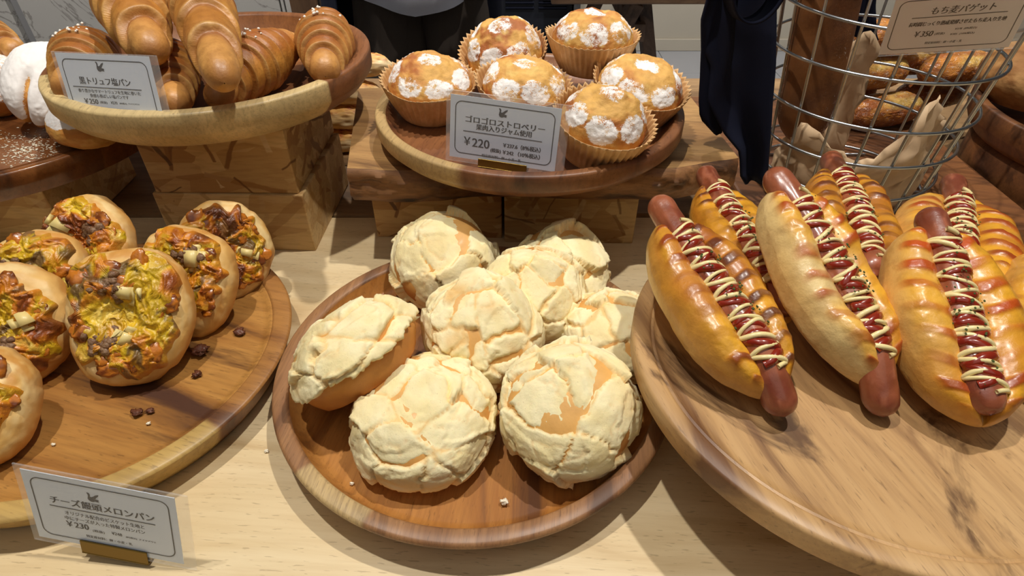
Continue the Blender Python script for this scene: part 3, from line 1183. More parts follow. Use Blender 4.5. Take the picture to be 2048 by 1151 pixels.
        o.rotation_euler = (rng.normal() * 0.35, rng.normal() * 0.35, rng.random() * 6)
    return root


CT = T_CUR.z + 0.024


def cloc(px, py, z):
    return P(px, py, z)


curry('largest curry cheese bread in front, leaning back on the others', cloc(278, 640, 0.056), (R_(50), R_(4), R_(10)), 0.0440, 0.021, 105, 0.05, 0.97, 0.0, 0.0, 1.22)
curry('curry bread with a big potato chunk behind right of the front one', cloc(390, 574, 0.047), (R_(52), R_(14), R_(-10)), 0.0415, 0.021, 212, 0.05, 0.88, 0.05, 0.1)
curry('darkest browned curry bread at the back right beside the box', cloc(452, 514, 0.045), (R_(54), R_(30), R_(14)), 0.0400, 0.019, 327, 0.75, 0.90)
curry('olive and brown curry bread at the back of the left tray', cloc(206, 500, 0.048), (R_(46), R_(-10), R_(0)), 0.0410, 0.021, 431, 0.35, 0.90)
curry('bright yellow curry cheese bread left of the largest front one', cloc(94, 594, 0.043), (R_(46), R_(-4), R_(12)), 0.0435, 0.020, 544, -0.15, 0.86)
curry('curry bread with orange browned cheese at left edge of photo', cloc(46, 664, 0.048), (R_(50), R_(10), R_(10)), 0.0400, 0.022, 655, 0.15, 0.92, -0.1, 0.0)
curry('curry bread cut by left edge, nearest to the viewer', cloc(-26, 826, 0.042), (R_(38), R_(12), R_(10)), 0.0380, 0.024, 766, 0.12, 0.88, -0.2, 0.1)


def bit(name, label, cat, px, py, z, size, mat, seed, group, col=None, sub=3):
    d, F = ico(sub)
    V = d * (1 + 0.9 * fbm(d * 2.6, 3, seed)[:, None]) * np.array(size)
    V[:, 2] -= V[:, 2].min()
    c = None
    if col is not None:
        c = np.tile(np.array(col), (len(V), 1))
    o = mk(name, V, F, mat, None, c)
    p = P(px, py, z)
    o.location = (p.x, p.y, z)
    return tag(o, label, cat, group)


for k, (px, py, s, lab) in enumerate((
        (402, 706, 0.0062, 'biggest brown meat crumb close to the front curry bread'),
        (480, 667, 0.0042, 'brown meat crumb near the right rim of the curry tray'),
        (396, 751, 0.0036, 'small brown meat crumb below the biggest crumb'),
        (276, 828, 0.0036, 'flat brown meat crumb in the open middle of the curry tray'),
        (301, 823, 0.0028, 'tiny brown meat crumb right of the flat one'),
        (440, 829, 0.0020, 'tiny brown meat crumb by the lower right rim'))):
    bit('meat_crumb', lab, 'crumb', px, py, CT + 0.0002, (s, s * 0.8, s * 0.45), M['meat'], 900 + k, 'meat crumbs on the curry tray', S(96, 48, 26))
for k, (px, py, z, s, lab) in enumerate((
        (1008, 1006, ZT, 0.0024, 'white crust crumb on the tray in front of the melon breads'),
        (298, 848, CT, 0.0014, 'white crumb between the dark streaks of the curry tray'),
        (108, 890, CT, 0.0012, 'white crumb on the curry tray beside the nearest bread'),
        (534, 903, 0.0, 0.0014, 'white crumb on the table between two trays'),
        (354, 886, CT, 0.0010, 'tiny white crumb near lower right rim of the curry tray'),
        (704, 968, ZT, 0.0012, 'tiny white crumb under the pale front melon bread'))):
    bit('bread_crumb', lab, 'crumb', px, py, z + 0.0002, (s, s * 0.8, s * 0.7), M['crumb'], 950 + k, 'white crumbs')


# ================================================================== sausage breads
def sausage_bread(label, a, b, W, H, seed, pale=0.3, dark=0.3, roll=0.0, bend=0.0, ext=(1.10, 1.12), lob=(1.0, 1.0), sdroop=(0.0, 0.0), dlobe=(0.0, 0.0)):
    """a, b: world points of the two bread ends at its base line"""
    rng = np.random.default_rng(seed)
    a, b = Vector(a), Vector(b)
    L = (b - a).length
    root = empty('sausage_bread', label=label, cat='bread', group='sausage breads on the raised tray')
    root.matrix_world = frame(a, b) @ Matrix.Rotation(roll, 4, 'X')
    nu, nv = 170, 128
    u = np.linspace(-1, 1, nu)
    u = np.sign(u) * (1 - (1 - np.abs(u)) ** 1.25)
    th = np.linspace(0, 2 * PI, nv, endpoint=False)
    U, TH = np.meshgrid(u, th, indexing='ij')
    U, TH = U.ravel(), TH.ravel()
    env = np.clip(1 - np.abs(U) ** 2.5, 0, 1) ** 0.62
    envh = np.clip(1 - np.abs(U) ** 3.2, 0, 1) ** 0.5
    s, c = np.sin(TH), np.cos(TH)
    yn = np.sign(s) * np.abs(s) ** 0.92
    side = np.where(yn > 0, lob[0], lob[1])
    wob = 1 + 0.06 * vn(np.stack([U * 2.2, np.sign(yn), U * 0 + seed], 1), seed)
    y = W * env * yn * side * wob
    zc = 0.34 * H
    ay = np.abs(yn)
    lobe = np.sqrt(np.clip(1 - ((ay - 0.55) / 0.475) ** 2, 0, 1))
    top = np.where(c > 0, (H - zc) * np.maximum(lobe, 0.25 * np.abs(c)) * (0.92 + 0.16 * vn(np.stack([U * 3.1, np.sign(yn) * 2, U * 0 + seed], 1), seed + 40)), -zc * np.abs(c) ** 0.6)
    z = zc + top * envh
    z = np.where(c > 0, np.maximum(z, 0.10 * H), z)
    x = U * L / 2
    pos = np.stack([x, y, z], 1)
    nz = fbm(pos * 45, 4, seed + 1)
    # glaze, cheese and browned zigzag sauce lines over the two lobes
    m = sst(0.16, 0.32, ay) * (1 - sst(0.70, 0.93, ay)) * (c > 0) * (1 - sst(0.80, 0.97, np.abs(U)))
    zig = np.abs(((ay * 2.2 + seed * 0.37) % 2) - 1)
    ph = x / 0.0150 * 2 * PI + np.sign(yn) * 0.9 + zig * 2.2 + 2.0 * fbm(pos * 30, 2, seed + 2)
    st = sst(0.52, 0.84, np.sin(ph) * 0.5 + 0.5 + 0.38 * nz) * m
    patch = sst(-0.35, 0.25, fbm(pos * 38 + 9, 3, seed + 3))
    st = st * (0.25 + 0.75 * patch)
    chz = sst(-0.25, 0.25, fbm(pos * 26 + 30, 4, seed + 4) + 0.25) * m
    hgt = np.clip(z / H, 0, 1)
    base = mixc(S(232, 190, 108), S(216, 150, 42), sst(0.10, 0.62, hgt + 0.22 * nz))
    pl = sst(0.2, -0.5, fbm(pos * 16 + 50, 2, seed + 5) + (np.sign(yn) * 0.35)) * pale
    base = mixc(base, S(236, 206, 140), pl * 1.0)
    base = mixc(base, S(188, 104, 28), sst(0.05, 0.5, fbm(pos * 20 + 70, 3, seed + 6)) * (0.35 + 0.5 * dark) * sst(0.35, 0.8, hgt))
    base = mixc(base, S(238, 176, 44), chz * 0.75)
    base = mixc(base, S(158, 82, 24), np.where(yn > 0, dlobe[1], dlobe[0]) * sst(0.3, 0.8, hgt) * sst(-0.5, 0.2, fbm(pos * 22 + 90, 3, seed + 33)))
    dk = np.clip(dark + 0.6 * np.where(yn > 0, dlobe[1], dlobe[0]) + 0.5 * vn(pos * 22 + 5, seed + 7), 0, 1)
    scol = mixc(S(192, 74, 12), S(86, 34, 16), dk)
    col = mixc(base, S(206, 124, 26), sst(0.15, 0.6, np.sin(ph) * 0.5 + 0.5 + 0.3 * nz) * m * patch * 0.55)
    col = mixc(col, scol, st * 0.95)
    V = pos.copy()
    nrm = np.stack([np.zeros_like(x), yn * 0.8, np.where(c > 0, 1.0, -0.6)], 1)
    nrm /= np.linalg.norm(nrm, axis=1)[:, None]
    V += nrm * (0.0011 * st + 0.0012 * chz * (0.5 + fbm(pos * 150, 3, seed + 44)) + 0.0014 * nz * (c > -0.5))[:, None]
    V[:, 1] += bend * (U ** 2 - 0.3)
    V[:, 2] = np.maximum(V[:, 2], 0.0)
    f = grid_faces(nu, nv, True)
    mk('bread', V, f, M['glazed'], root, col)
    # the sausage
    r0 = 0.0098
    n = 90
    t = np.linspace(-ext[0], ext[1], n)
    px = t * L / 2
    pz = 0.62 * H + 0.003 * (1 - np.clip(np.abs(t), 0, 1) ** 2)
    pz = pz - sdroop[0] * np.clip(-t - 0.6, 0, 1) ** 1.5 - sdroop[1] * np.clip(t - 0.6, 0, 1) ** 1.5
    py = bend * (t ** 2 - 0.3) + 0.0016 * np.sin(t * 2.4 + seed)
    path = np.stack([px, py, pz], 1)
    ds = np.minimum(px - px[0], px[-1] - px)
    rad = r0 * np.sqrt(np.clip(1 - (1 - np.clip(ds / (r0 * 1.05), 0, 1)) ** 2, 0.0, 1))
    rad = np.maximum(rad, 0.0006) * (1 + 0.03 * np.sin(t * 7 + seed))
    V, F = tube_arrays(path, rad, 40)
    wr = fbm(V * np.array([70, 260, 260]), 3, seed + 8)
    cen = path[np.repeat(np.arange(n), 40)]
    V = cen + (V - cen) * (1 + 0.055 * wr)[:, None]
    cs = mixc(S(164, 92, 62), S(124, 60, 42), sst(-0.4, 0.4, fbm(V * 60, 3, seed + 9)))
    cs = mixc(cs, S(184, 112, 82), sst(0.1, 0.5, wr) * 0.6)
    mk('sausage', V, F, M['sausage'], root, cs)

    # mayonnaise and ketchup zigzags over the sausage
    def zz(name, n_t, t0, t1, amp, lift, rr, mat, phase, jit, flat=0.7):
        k = n_t * 14
        s = np.linspace(0, 1, k)
        tt = t0 + (t1 - t0) * s
        ang = amp * (2 / PI) * np.arcsin(np.sin(2 * PI * n_t / 2 * s + phase) * 0.985)
        cx = np.interp(tt, t, px)
        cy = np.interp(tt, t, py)
        cz = np.interp(tt, t, pz)
        jx = jit * fbm(np.stack([s * n_t * 1.3, s * 0 + seed, s * 0], 1), 2, seed + 20)
        R__ = r0 + lift
        p = np.stack([cx + jx, cy + R__ * np.sin(ang), cz + R__ * np.cos(ang)], 1)
        r = rr * (1 + 0.35 * fbm(np.stack([s * n_t * 2.1, s * 0 + 4, s * 0], 1), 2, seed + 21))
        V, F = tube_arrays(p, r, 8)
        return mk(name, V, F, mat, root)
    zz('ketchup', 15, -0.76, 0.76, 1.20, -0.0010, 0.0029, M['ketchup'], 0.9, 0.004, 0.5)
    zz('mayonnaise', 17, -0.80, 0.84, 1.45, 0.0008, 0.00145, M['mayo'], 0.0, 0.0035)
    hs = []
    for k in range(46):
        tt = rng.uniform(-0.35, 0.35) if k < 34 else rng.uniform(-0.8, 0.8)
        an = rng.normal() * 0.7
        cz = np.interp(tt, t, pz)
        cy = np.interp(tt, t, py)
        s0 = 0.0005 + 0.0007 * rng.random()
        hs.append(((tt * L / 2, cy + (r0 + 0.0035) * math.sin(an), cz + (r0 + 0.0035) * math.cos(an)), (s0, s0 * 0.8, s0 * 0.4)))
    V, F = lumps(hs, seed, 1, 0.3)
    tag(mk('parsley_flakes', V, F, M['herb'], root), kind='stuff')
    return root


ST = T_SAU.z + 0.0255


def sloc(px, py, dz):
    return P(px, py, ST + dz)


# back row lies on the tray, front row leans on it
sausage_bread('dark glazed sausage bread at the back left, mostly under the front ones', sloc(1410, 400, 0.001), sloc(1556, 670, 0.001), 0.030, 0.031, 301, 0.0, 0.8, ext=(1.22, 1.0), dlobe=(0.7, 0.5))
sausage_bread('sausage bread with dark sauce stripes in middle of the back row', sloc(1656, 378, 0.002), sloc(1728, 600, 0.002), 0.034, 0.034, 322, 0.0, 0.8, ext=(1.30, 1.0), dlobe=(0.5, 0.6))
sausage_bread('wide golden sausage bread at the back right, sausage end upright', sloc(1882, 428, 0.002), sloc(1905, 640, 0.002), 0.043, 0.034, 343, 0.3, 0.35, ext=(1.34, 1.0))
sausage_bread('sausage bread leaning at the left, both sausage ends bare', sloc(1318, 470, 0.040), sloc(1533, 812, 0.003), 0.0320, 0.034, 364, 0.15, 0.35, roll=0.05, ext=(1.24, 1.16), sdroop=(0.0, 0.03), dlobe=(0.15, 0.85))
sausage_bread('pale sided sausage bread leaning in the middle, sausage bent at front', sloc(1522, 406, 0.058), sloc(1724, 790, 0.004), 0.0310, 0.036, 385, 1.0, 0.3, roll=-0.16, ext=(1.16, 1.22), lob=(1.0, 1.0), sdroop=(0.0, 0.03))
sausage_bread('big golden sausage bread leaning at the right, nearest to the viewer', sloc(1826, 486, 0.046), sloc(1938, 868, 0.003), 0.0375, 0.036, 406, 0.4, 0.15, roll=0.05, ext=(1.16, 0.96), sdroop=(0.0, 0.0))
sausage_bread('sausage bread cut by the right edge of the photo', sloc(2062, 548, 0.012), sloc(2124, 840, 0.002), 0.034, 0.036, 427, 0.2, 0.3, ext=(1.05, 1.0))


# ================================================================== croissant rolls
def roll_bread(label, a, b, R, seed, nb=6, roll=0.0, dark=0.0, salt=0.0, curve=0.0, name='croissant_roll', group='croissant rolls on the cream rimmed tray', tipk=0.46, up=(0, 0, 1)):
    rng = np.random.default_rng(seed)
    a, b = Vector(a), Vector(b)
    L = (b - a).length
    root = empty(name, label=label, cat='bread', group=group)
    root.matrix_world = frame(a, b, up) @ Matrix.Rotation(roll, 4, 'X')
    nu, nv = 420, 96
    u = np.linspace(-1, 1, nu)
    th = np.linspace(0, 2 * PI, nv, endpoint=False)
    U, TH = np.meshgrid(u, th, indexing='ij')
    U, TH = U.ravel(), TH.ravel()
    half = nb / 2.0
    slant = 0.34 * np.cos(TH - 0.6 + rng.random()) + 0.10 * vn(np.stack([np.cos(TH) * 1.5, np.sin(TH) * 1.5, U * 1.2], 1), seed)
    bq = np.abs(U) * (half - 0.5) / 0.70 + 0.5 + slant * np.sign(U) * (np.abs(U) > 0.02) * np.clip(np.abs(U) * 4, 0, 1)
    k = np.minimum(np.floor(bq), half)
    f = np.where(k >= half, np.clip((bq - k) * 0.5, 0, 0.8), bq - k)
    kk = np.clip(k / half, 0, 1.15)
    Rk = R * (1 - (1 - tipk) * np.clip(kk, 0, 1.0) ** 1.35)
    kk2 = np.clip((k + 1) / half, 0, 1.15)
    Rk2 = R * (1 - (1 - tipk) * np.clip(kk2, 0, 1.0) ** 1.35)
    lip = sst(0.86, 1.0, f)
    r = Rk * (1 - 0.07 * f ** 2) * (1 - 0.30 * lip) + (Rk2 * 0.92) * 0.30 * lip
    r = np.where(f > 0.86, np.maximum(Rk * (1 - 0.07 * f ** 2) * np.sqrt(np.clip(1 - lip ** 2, 0, 1)), Rk2 * 0.95), r)
    r = r * (0.955 + 0.045 * sst(0.0, 0.30, f))
    groove = np.exp(-((1 - f) / 0.05) ** 2) * (k < half) + np.exp(-(f / 0.06) ** 2) * (k > 0)
    r = r - 0.030 * R * groove
    capt = np.sqrt(np.clip(1 - np.clip((np.abs(U) - 0.80) / 0.20, 0, 1) ** 2.6, 0.0, 1))
    r = np.maximum(r * capt, 0.0004)
    x = U * L / 2
    y = r * np.sin(TH)
    z = r * np.cos(TH)
    pos = np.stack([x, y, z], 1)
    nz = fbm(pos * 70, 4, seed + 1)
    wrk = fbm(pos * np.array([240, 60, 60]), 3, seed + 2)
    rr = 1 + 0.026 * nz + 0.014 * wrk
    y, z = y * rr, z * rr
    z = np.maximum(z, -0.78 * R)
    y = y + curve * (U ** 2)
    z = z - 0.006 * U ** 2 * (1 if tipk > 0.3 else 0)
    V = np.stack([x, y, z], 1)
    upn = np.cos(TH)
    tone = sst(-0.3, 0.45, fbm(pos * 24 + 11, 4, seed + 3))
    col = mixc(S(212, 150, 66), S(188, 116, 42), tone)
    col = mixc(col, S(142, 72, 26), sst(0.25, 0.95, upn + 0.4 * nz) * (0.45 + 0.45 * dark) * (1 - 0.6 * sst(0.5, 0.9, np.abs(U))))
    col = mixc(col, S(214, 158, 88), sst(0.45, 0.85, np.abs(U)) * 0.8)
    col = mixc(col, S(240, 200, 126), sst(0.80, 0.88, f) * (1 - sst(0.90, 0.96, f)) * (0.30 + 0.4 * nz) * (k < half - 0.5))
    col = mixc(col, S(110, 54, 22), groove * 0.55)
    col = mixc(col, S(130, 72, 34), sst(0.90, 1.0, np.abs(U)) * 0.55)
    col = mixc(col, S(216, 156, 70), sst(-0.2, -0.8, upn) * 0.6)
    mk('rolled_dough', V, grid_faces(nu, nv, True), M['roll'], root, col)
    if salt > 0:
        sp = []
        for q in range(int(26 * salt)):
            xx, aa = rng.normal() * 0.045 * L, rng.normal() * 0.30
            s0 = 0.0011 + 0.0008 * rng.random()
            sp.append(((xx, R * 0.965 * math.sin(aa), R * 0.965 * math.cos(aa)), (s0, s0 * 0.9, s0 * 0.9)))
        V, F = lumps(sp, seed, 1, 0.3)
        tag(mk('coarse_salt', V, F, M['salt'], root), kind='stuff')
    return root


CZ = T_CRO.z + 0.015
Z2 = CZ + 0.028
roll_bread('croissant roll lying behind the truffle price card', P(212, 82, Z2), P(124, 172, Z2 - 0.000), 0.0300, 501, 8, dark=0.6, salt=0.6)
roll_bread('croissant roll standing low in front, pointing at the viewer', P(334, 88, Z2), P(350, 204, Z2 - 0.003), 0.0255, 512, 8, dark=0.7)
roll_bread('croissant roll lying aslant right of the centre, dark tip at front', P(590, 72, Z2 + 0.002), P(418, 192, Z2 - 0.006), 0.0285, 523, 8, dark=0.6, salt=0.5)
roll_bread('croissant roll with salt grains by right end of the tray', P(652, 34, Z2 + 0.007), P(648, 140, Z2 + 0.001), 0.0290, 534, 8, dark=0.5, salt=0.5)
roll_bread('croissant roll on top of the pile at the left', P(228, -60, CZ + 0.080), P(304, 96, CZ + 0.062), 0.0315, 545, 6, dark=0.1)
roll_bread('croissant roll on top of the pile, tip aimed at the viewer', P(382, -70, CZ + 0.082), P(444, 150, CZ + 0.066), 0.0272, 556, 6, dark=0.1, tipk=0.52)
roll_bread('glazed salt roll cut by the left edge behind the dusted buns', P(-66, 60, 0.150), P(32, 96, 0.150), 0.024, 567, 6, dark=0.5, salt=0.8, name='salt_roll', group='breads on the shiny brown tray')


# ================================================================== muffins in paper cups
def muffin(label, loc, rot, seed, Rt=0.0465, Rb=0.031, Hc=0.036, dome=0.027, dark=0.0, turn=0.0):
    rng = np.random.default_rng(seed)
    root = empty('muffin', loc, rot, label, 'muffin', 'sugar dusted muffins in paper cups')
    nt, nz_, nfl = 264, 16, 44
    a = np.linspace(0, 2 * PI, nt, endpoint=False)
    prof = [(0.0, 0.0), (Rb * 0.6, 0.0), (Rb - 0.001, 0.0)] + [(Rb + (Rt - Rb) * (t ** 0.9), Hc * t) for t in np.linspace(0.03, 1, nz_)]
    V = []
    fl_ = 1 - 2 * np.abs(((a * nfl / (2 * PI)) % 1.0) - 0.5) * 2
    lowf = vn(np.stack([np.cos(a) * 1.4, np.sin(a) * 1.4, a * 0], 1), seed)
    layers = []
    for off in (0.0, -0.00045):
        for r, z in prof:
            amp = 0.0015 * np.clip(z / (Hc * 0.5), 0, 1)
            rr = r + amp * fl_ + (off if r > 0 else 0) + 0.0022 * lowf * (z / Hc)
            zz = z + (0.0012 * fl_ + 0.0030 * lowf) * (1.0 if z > Hc * 0.98 else (z / Hc) ** 3 * 0.9) - off * 0.5 * (z < 0.001)
            layers.append(np.stack([rr * np.cos(a), rr * np.sin(a), np.broadcast_to(zz, rr.shape)], 1))
    n1 = len(prof)
    V = np.concatenate(layers)
    F = []
    for L0, flip in ((0, False), (n1, True)):
        for i in range(n1 - 1):
            for j in range(nt):
                j2 = (j + 1) % nt
                q = ((L0 + i) * nt + j, (L0 + i) * nt + j2, (L0 + i + 1) * nt + j2, (L0 + i + 1) * nt + j)
                F.append(q[::-1] if flip else q)
    for j in range(nt):
        j2 = (j + 1) % nt
        F.append(((n1 - 1) * nt + j, (n1 - 1) * nt + j2, (2 * n1 - 1) * nt + j2, (2 * n1 - 1) * nt + j))
    mk('paper_cup', V, np.array(F), M['cup'], root)
    # cake
    d, F = ico(6)
    Rc = Rt - 0.0062
    lump = fbm(d * 1.7, 3, seed + 1)
    zz = np.where(d[:, 2] > 0, np.abs(d[:, 2]) ** 0.95 * dome * (1 + 0.22 * lump), 0)
    rxy = np.where(d[:, 2] > 0, Rc, 0)
    zl = np.clip(-d[:, 2], 0, 1)
    Rlow = (Rt - 0.0062) - (Rt - Rb - 0.003) * np.clip(zl * 1.15, 0, 1)
    rxy = np.where(d[:, 2] > 0, Rc, Rlow)
    rho = np.sqrt(d[:, 0] ** 2 + d[:, 1] ** 2) + 1e-9
    kx = np.where(d[:, 2] > 0, rho ** 0.92 / rho, (rho ** 0.35) / rho)
    V = np.stack([rxy * d[:, 0] * kx, rxy * d[:, 1] * kx, Hc * 0.76 + zz - (Hc * 0.76) * np.clip(zl * 1.2, 0, 1)], 1)
    nrm = d * np.array([0.7, 0.7, 1])
    V += nrm * (0.0011 * fbm(d * 9, 3, seed + 2) + 0.0004 * fbm(d * 34, 2, seed + 3))[:, None]
    tone = fbm(d * 2.4, 4, seed + 4)
    col = mixc(S(224, 174, 92), S(204, 138, 66), sst(-0.3, 0.4, tone))
    col = mixc(col, S(160, 84, 36), sst(0.15, 0.5, tone + dark) * 0.8)
    col = mixc(col, S(236, 204, 120), sst(0.25, 0.6, fbm(d * 3 + 40, 3, seed + 5)) * 0.6)
    # stencilled dots of icing sugar
    sug = np.zeros(len(d))
    wd = warp3(d, 3, 0.06, seed + 6)
    wd /= np.linalg.norm(wd, axis=1)[:, None]
    for k in range(8):
        if k < 7:
            an = 2 * PI * k / 7 + turn
            el = 0.56
            dv = np.array([math.cos(an) * math.cos(el), math.sin(an) * math.cos(el), math.sin(el)])
            rad = 0.40
        else:
            dv, rad = np.array([0.0, 0.0, 1.0]), 0.30
        dist = np.arccos(np.clip(wd @ dv, -1, 1))
        sug = np.maximum(sug, 1 - sst(rad - 0.10, rad + 0.05, dist))
    lvl = 0.53 + 0.34 * fbm(d * 2.6 + 5, 2, seed + 8)
    mk('cake', V, F, M['cake'], root, col, {'sugar': np.clip(sug * lvl + 0.12 * (d[:, 2] > -0.2), 0, 1)})
    return root


MZ = T_MUF.z + 0.011
muffin('muffin at the left of the tray, paper cup flared wide', Vector((-0.081, 0.582, MZ + 0.0045)), (R_(8), 0, R_(20)), 601, turn=0.25)
muffin('darkest topped muffin at the back, tilted, behind the pile', Vector((-0.004, 0.664, MZ + 0.010)), (R_(18), R_(-8), 0), 612, dark=0.30, dome=0.036, turn=-0.15)
muffin('muffin in the middle of the tray behind the price card', Vector((0.010, 0.574, MZ + 0.0055)), (R_(10), R_(4), 0), 623, turn=0.5)
muffin('muffin stacked on top of the others, whole cup visible', Vector((0.080, 0.622, MZ + 0.034)), (R_(2), R_(1), 0), 634, dome=0.028, turn=0.12)
muffin('muffin at the right of the tray, tipped to the right', Vector((0.117, 0.564, MZ + 0.0085)), (R_(10), R_(8), 0), 645, turn=0.7)
muffin('front muffin right beside the price card', Vector((0.073, 0.488, MZ + 0.0085)), (R_(14), R_(8), 0), 656, Rt=0.0430, dome=0.031, turn=0.0)


def settle(kind, floor, skip=()):
    """lift breads whose underside would sink into the tray they lie on"""
    bpy.context.view_layer.update()
    for o in list(bpy.data.objects):
        if o.parent is None and o.name.split('.')[0] == kind and o.name not in skip:
            zs = [(ch.matrix_world @ v.co).z for ch in o.children for v in ch.data.vertices]
            o.location.z += min(0.007, max(0.0, floor + 0.0003 - min(zs)))


settle('melon_bread', ZT)
settle('curry_bread', CT)
settle('muffin', MZ)
settle('croissant_roll', CZ)

# ================================================================== sugar dusted buns at the left
def dusted_bun(label, loc, rot, size, seed, fold=True, lvl=0.95, golden=0.15):
    d, F = ico(6)
    V = d.copy()
    k = 1 + 0.05 * fbm(d * 1.8, 3, seed)
    cut = np.exp(-((d[:, 0] - 0.15 * d[:, 1]) / 0.10) ** 2) * sst(0.0, 0.5, -d[:, 1]) if fold else np.zeros(len(d))
    k = k * (1 - 0.20 * cut)
    V = d * k[:, None] * np.array(size)
    V[:, 2] = np.maximum(V[:, 2], -size[2] * 0.75)
    V[:, 2] += size[2] * 0.75
    V += d * (0.0006 * fbm(d * 14, 3, seed + 2))[:, None]
    t = d[:, 2] + 0.18 * fbm(d * 2.5, 3, seed + 3)
    sug = sst(-0.25 + golden, -0.05 + golden, t) * lvl * (1 - 0.6 * sst(0.4, 0.9, cut))
    col = mixc(S(222, 166, 84), S(204, 134, 56), sst(-0.3, 0.3, fbm(d * 2, 3, seed + 4)))
    o = mk('dusted_bun', V, F, M['dusted'], None, col, {'sugar': sug})
    o.location = loc
    o.rotation_euler = rot
    return tag(o, label, 'bread', 'breads on the shiny brown tray')


SZ = T_SUG.z + 0.0262 + 0.0004
rg_ = np.random.default_rng(77)
dust = []
for k in range(460):
    q = P(52 + rg_.normal() * 34, 300 + rg_.normal() * 17, SZ)
    if (q - Vector((T_SUG.x, T_SUG.y, SZ))).length < 0.158:
        s0 = 0.0003 + 0.0010 * rg_.random() ** 2
        dust.append(((q.x, q.y, SZ - 0.0001), (s0 * (1 + rg_.random()), s0, 0.0002)))
V, F = lumps(dust, 5, 1, 0.3)
tag(mk('icing_sugar_dust', V, F, M['crumb']), 'white icing sugar spilt on the shiny brown tray below the dusted buns', 'sugar', None, 'stuff')
dusted_bun('white sugar dusted folded bun leaning at rim of croissant tray', P(108, 206, SZ + 0.02) + Vector((-0.008, 0.010, 0.000)), (R_(30), R_(14), R_(12)), (0.035, 0.048, 0.032), 701, True, 0.92, 0.12)
dusted_bun('golden sided bun tucked below the croissant tray', P(192, 262, SZ + 0.008) + Vector((-0.004, -0.002, -0.006)), (R_(0), R_(4), R_(40)), (0.036, 0.046, 0.021), 712, False, 0.8, 0.45)
dusted_bun('pinkish dusted bun cut by left edge of the photo', P(-14, 190, SZ + 0.015) + Vector((0, 0, -0.012)), (R_(6), R_(0), R_(70)), (0.040, 0.048, 0.032), 723, True, 0.68, 0.0)


# ================================================================== breads at the back
def white_roll(label, loc, rot, L, R, seed):
    d, F = ico(5)
    V = d * np.array([L / 2, R, R * 0.82])
    ax = np.abs(d[:, 0])
    V[:, 1] *= (1 - ax ** 4 * 0.2)
    V += d * (0.0018 * fbm(d * 3, 3, seed))[:, None]
    V[:, 2] = np.maximum(V[:, 2], -R * 0.6) + R * 0.6
    top = sst(0.30, 0.75, d[:, 2] + 0.25 * fbm(d * 4, 3, seed + 1))
    col = mixc(S(236, 212, 164), S(226, 190, 130), sst(-0.3, 0.4, fbm(d * 2.5, 3, seed + 2)))
    col = mixc(col, S(224, 160, 60), top * 0.8)
    col = mixc(col, S(164, 86, 26), top * sst(0.0, 0.4, fbm(d * 6, 3, seed + 3)))
    V += d * (top * 0.0014 * (1 + fbm(d * 9, 2, seed + 5)))[:, None]
    o = mk('cheese_roll', V, F, M['dough'], None, col)
    o.location = loc
    o.rotation_euler = rot
    return tag(o, label, 'bread', 'pale cheese rolls stacked on the back table')


for k, (px, py, yy, rz, lab) in enumerate((
        (690, 300, 0.735, 0.05, 'pale cheese roll at the bottom of the stack between two trays'),
        (686, 262, 0.742, -0.06, 'pale cheese roll second from the bottom of the stack'),
        (700, 218, 0.750, 0.10, 'pale cheese roll second from the top of the stack'),
        (722, 172, 0.764, -0.05, 'topmost pale cheese roll peeping out beside croissant tray'))):
    p = PY(px, py, yy)
    white_roll(lab, Vector((p.x, yy, 0.0292 * k + 0.0008)), (0, 0.03 * (-1) ** k, rz), 0.090, 0.0185, 800 + k)


def sugar_stick(label, a, b, R, seed, dark=0.2):
    a, b = Vector(a), Vector(b)
    L = (b - a).length
    d, F = ico(6)
    ax = d[:, 0]
    V = d * np.array([L / 2, R, R])
    k = (1 - np.abs(ax) ** 6) ** 0.15
    rho = np.sqrt(d[:, 1] ** 2 + d[:, 2] ** 2) + 1e-9
    prof = np.clip(1 - np.abs(ax) ** 3.5, 0, 1) ** 0.5
    V[:, 1] = d[:, 1] / rho * R * prof
    V[:, 2] = d[:, 2] / rho * R * 0.92 * prof
    V += d * (0.0016 * fbm(d * np.array([4, 2.0, 2.0]), 3, seed) + 0.0006 * fbm(d * 30, 2, seed + 1))[:, None]
    seam = np.exp(-((d[:, 2] / rho - 0.72 - 0.25 * fbm(d * 2, 2, seed + 2)) / 0.20) ** 2) * (d[:, 1] < 0.2) * sst(-0.6, 0.1, ax)
    col = mixc(S(220, 144, 58), S(168, 92, 36), sst(-0.3, 0.3, fbm(d * 4, 3, seed + 3) + dark))
    col = mixc(col, S(236, 194, 104), np.clip(seam * 1.3, 0, 1))
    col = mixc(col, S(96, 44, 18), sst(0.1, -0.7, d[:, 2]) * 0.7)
    o = mk('sugar_bread', V, F, M['sugared'], None, col, {'sugar': np.full(len(V), 0.40)})
    o.matrix_world = frame(a, b)
    return tag(o, label, 'bread', 'sugar crusted bread sticks behind the basket')


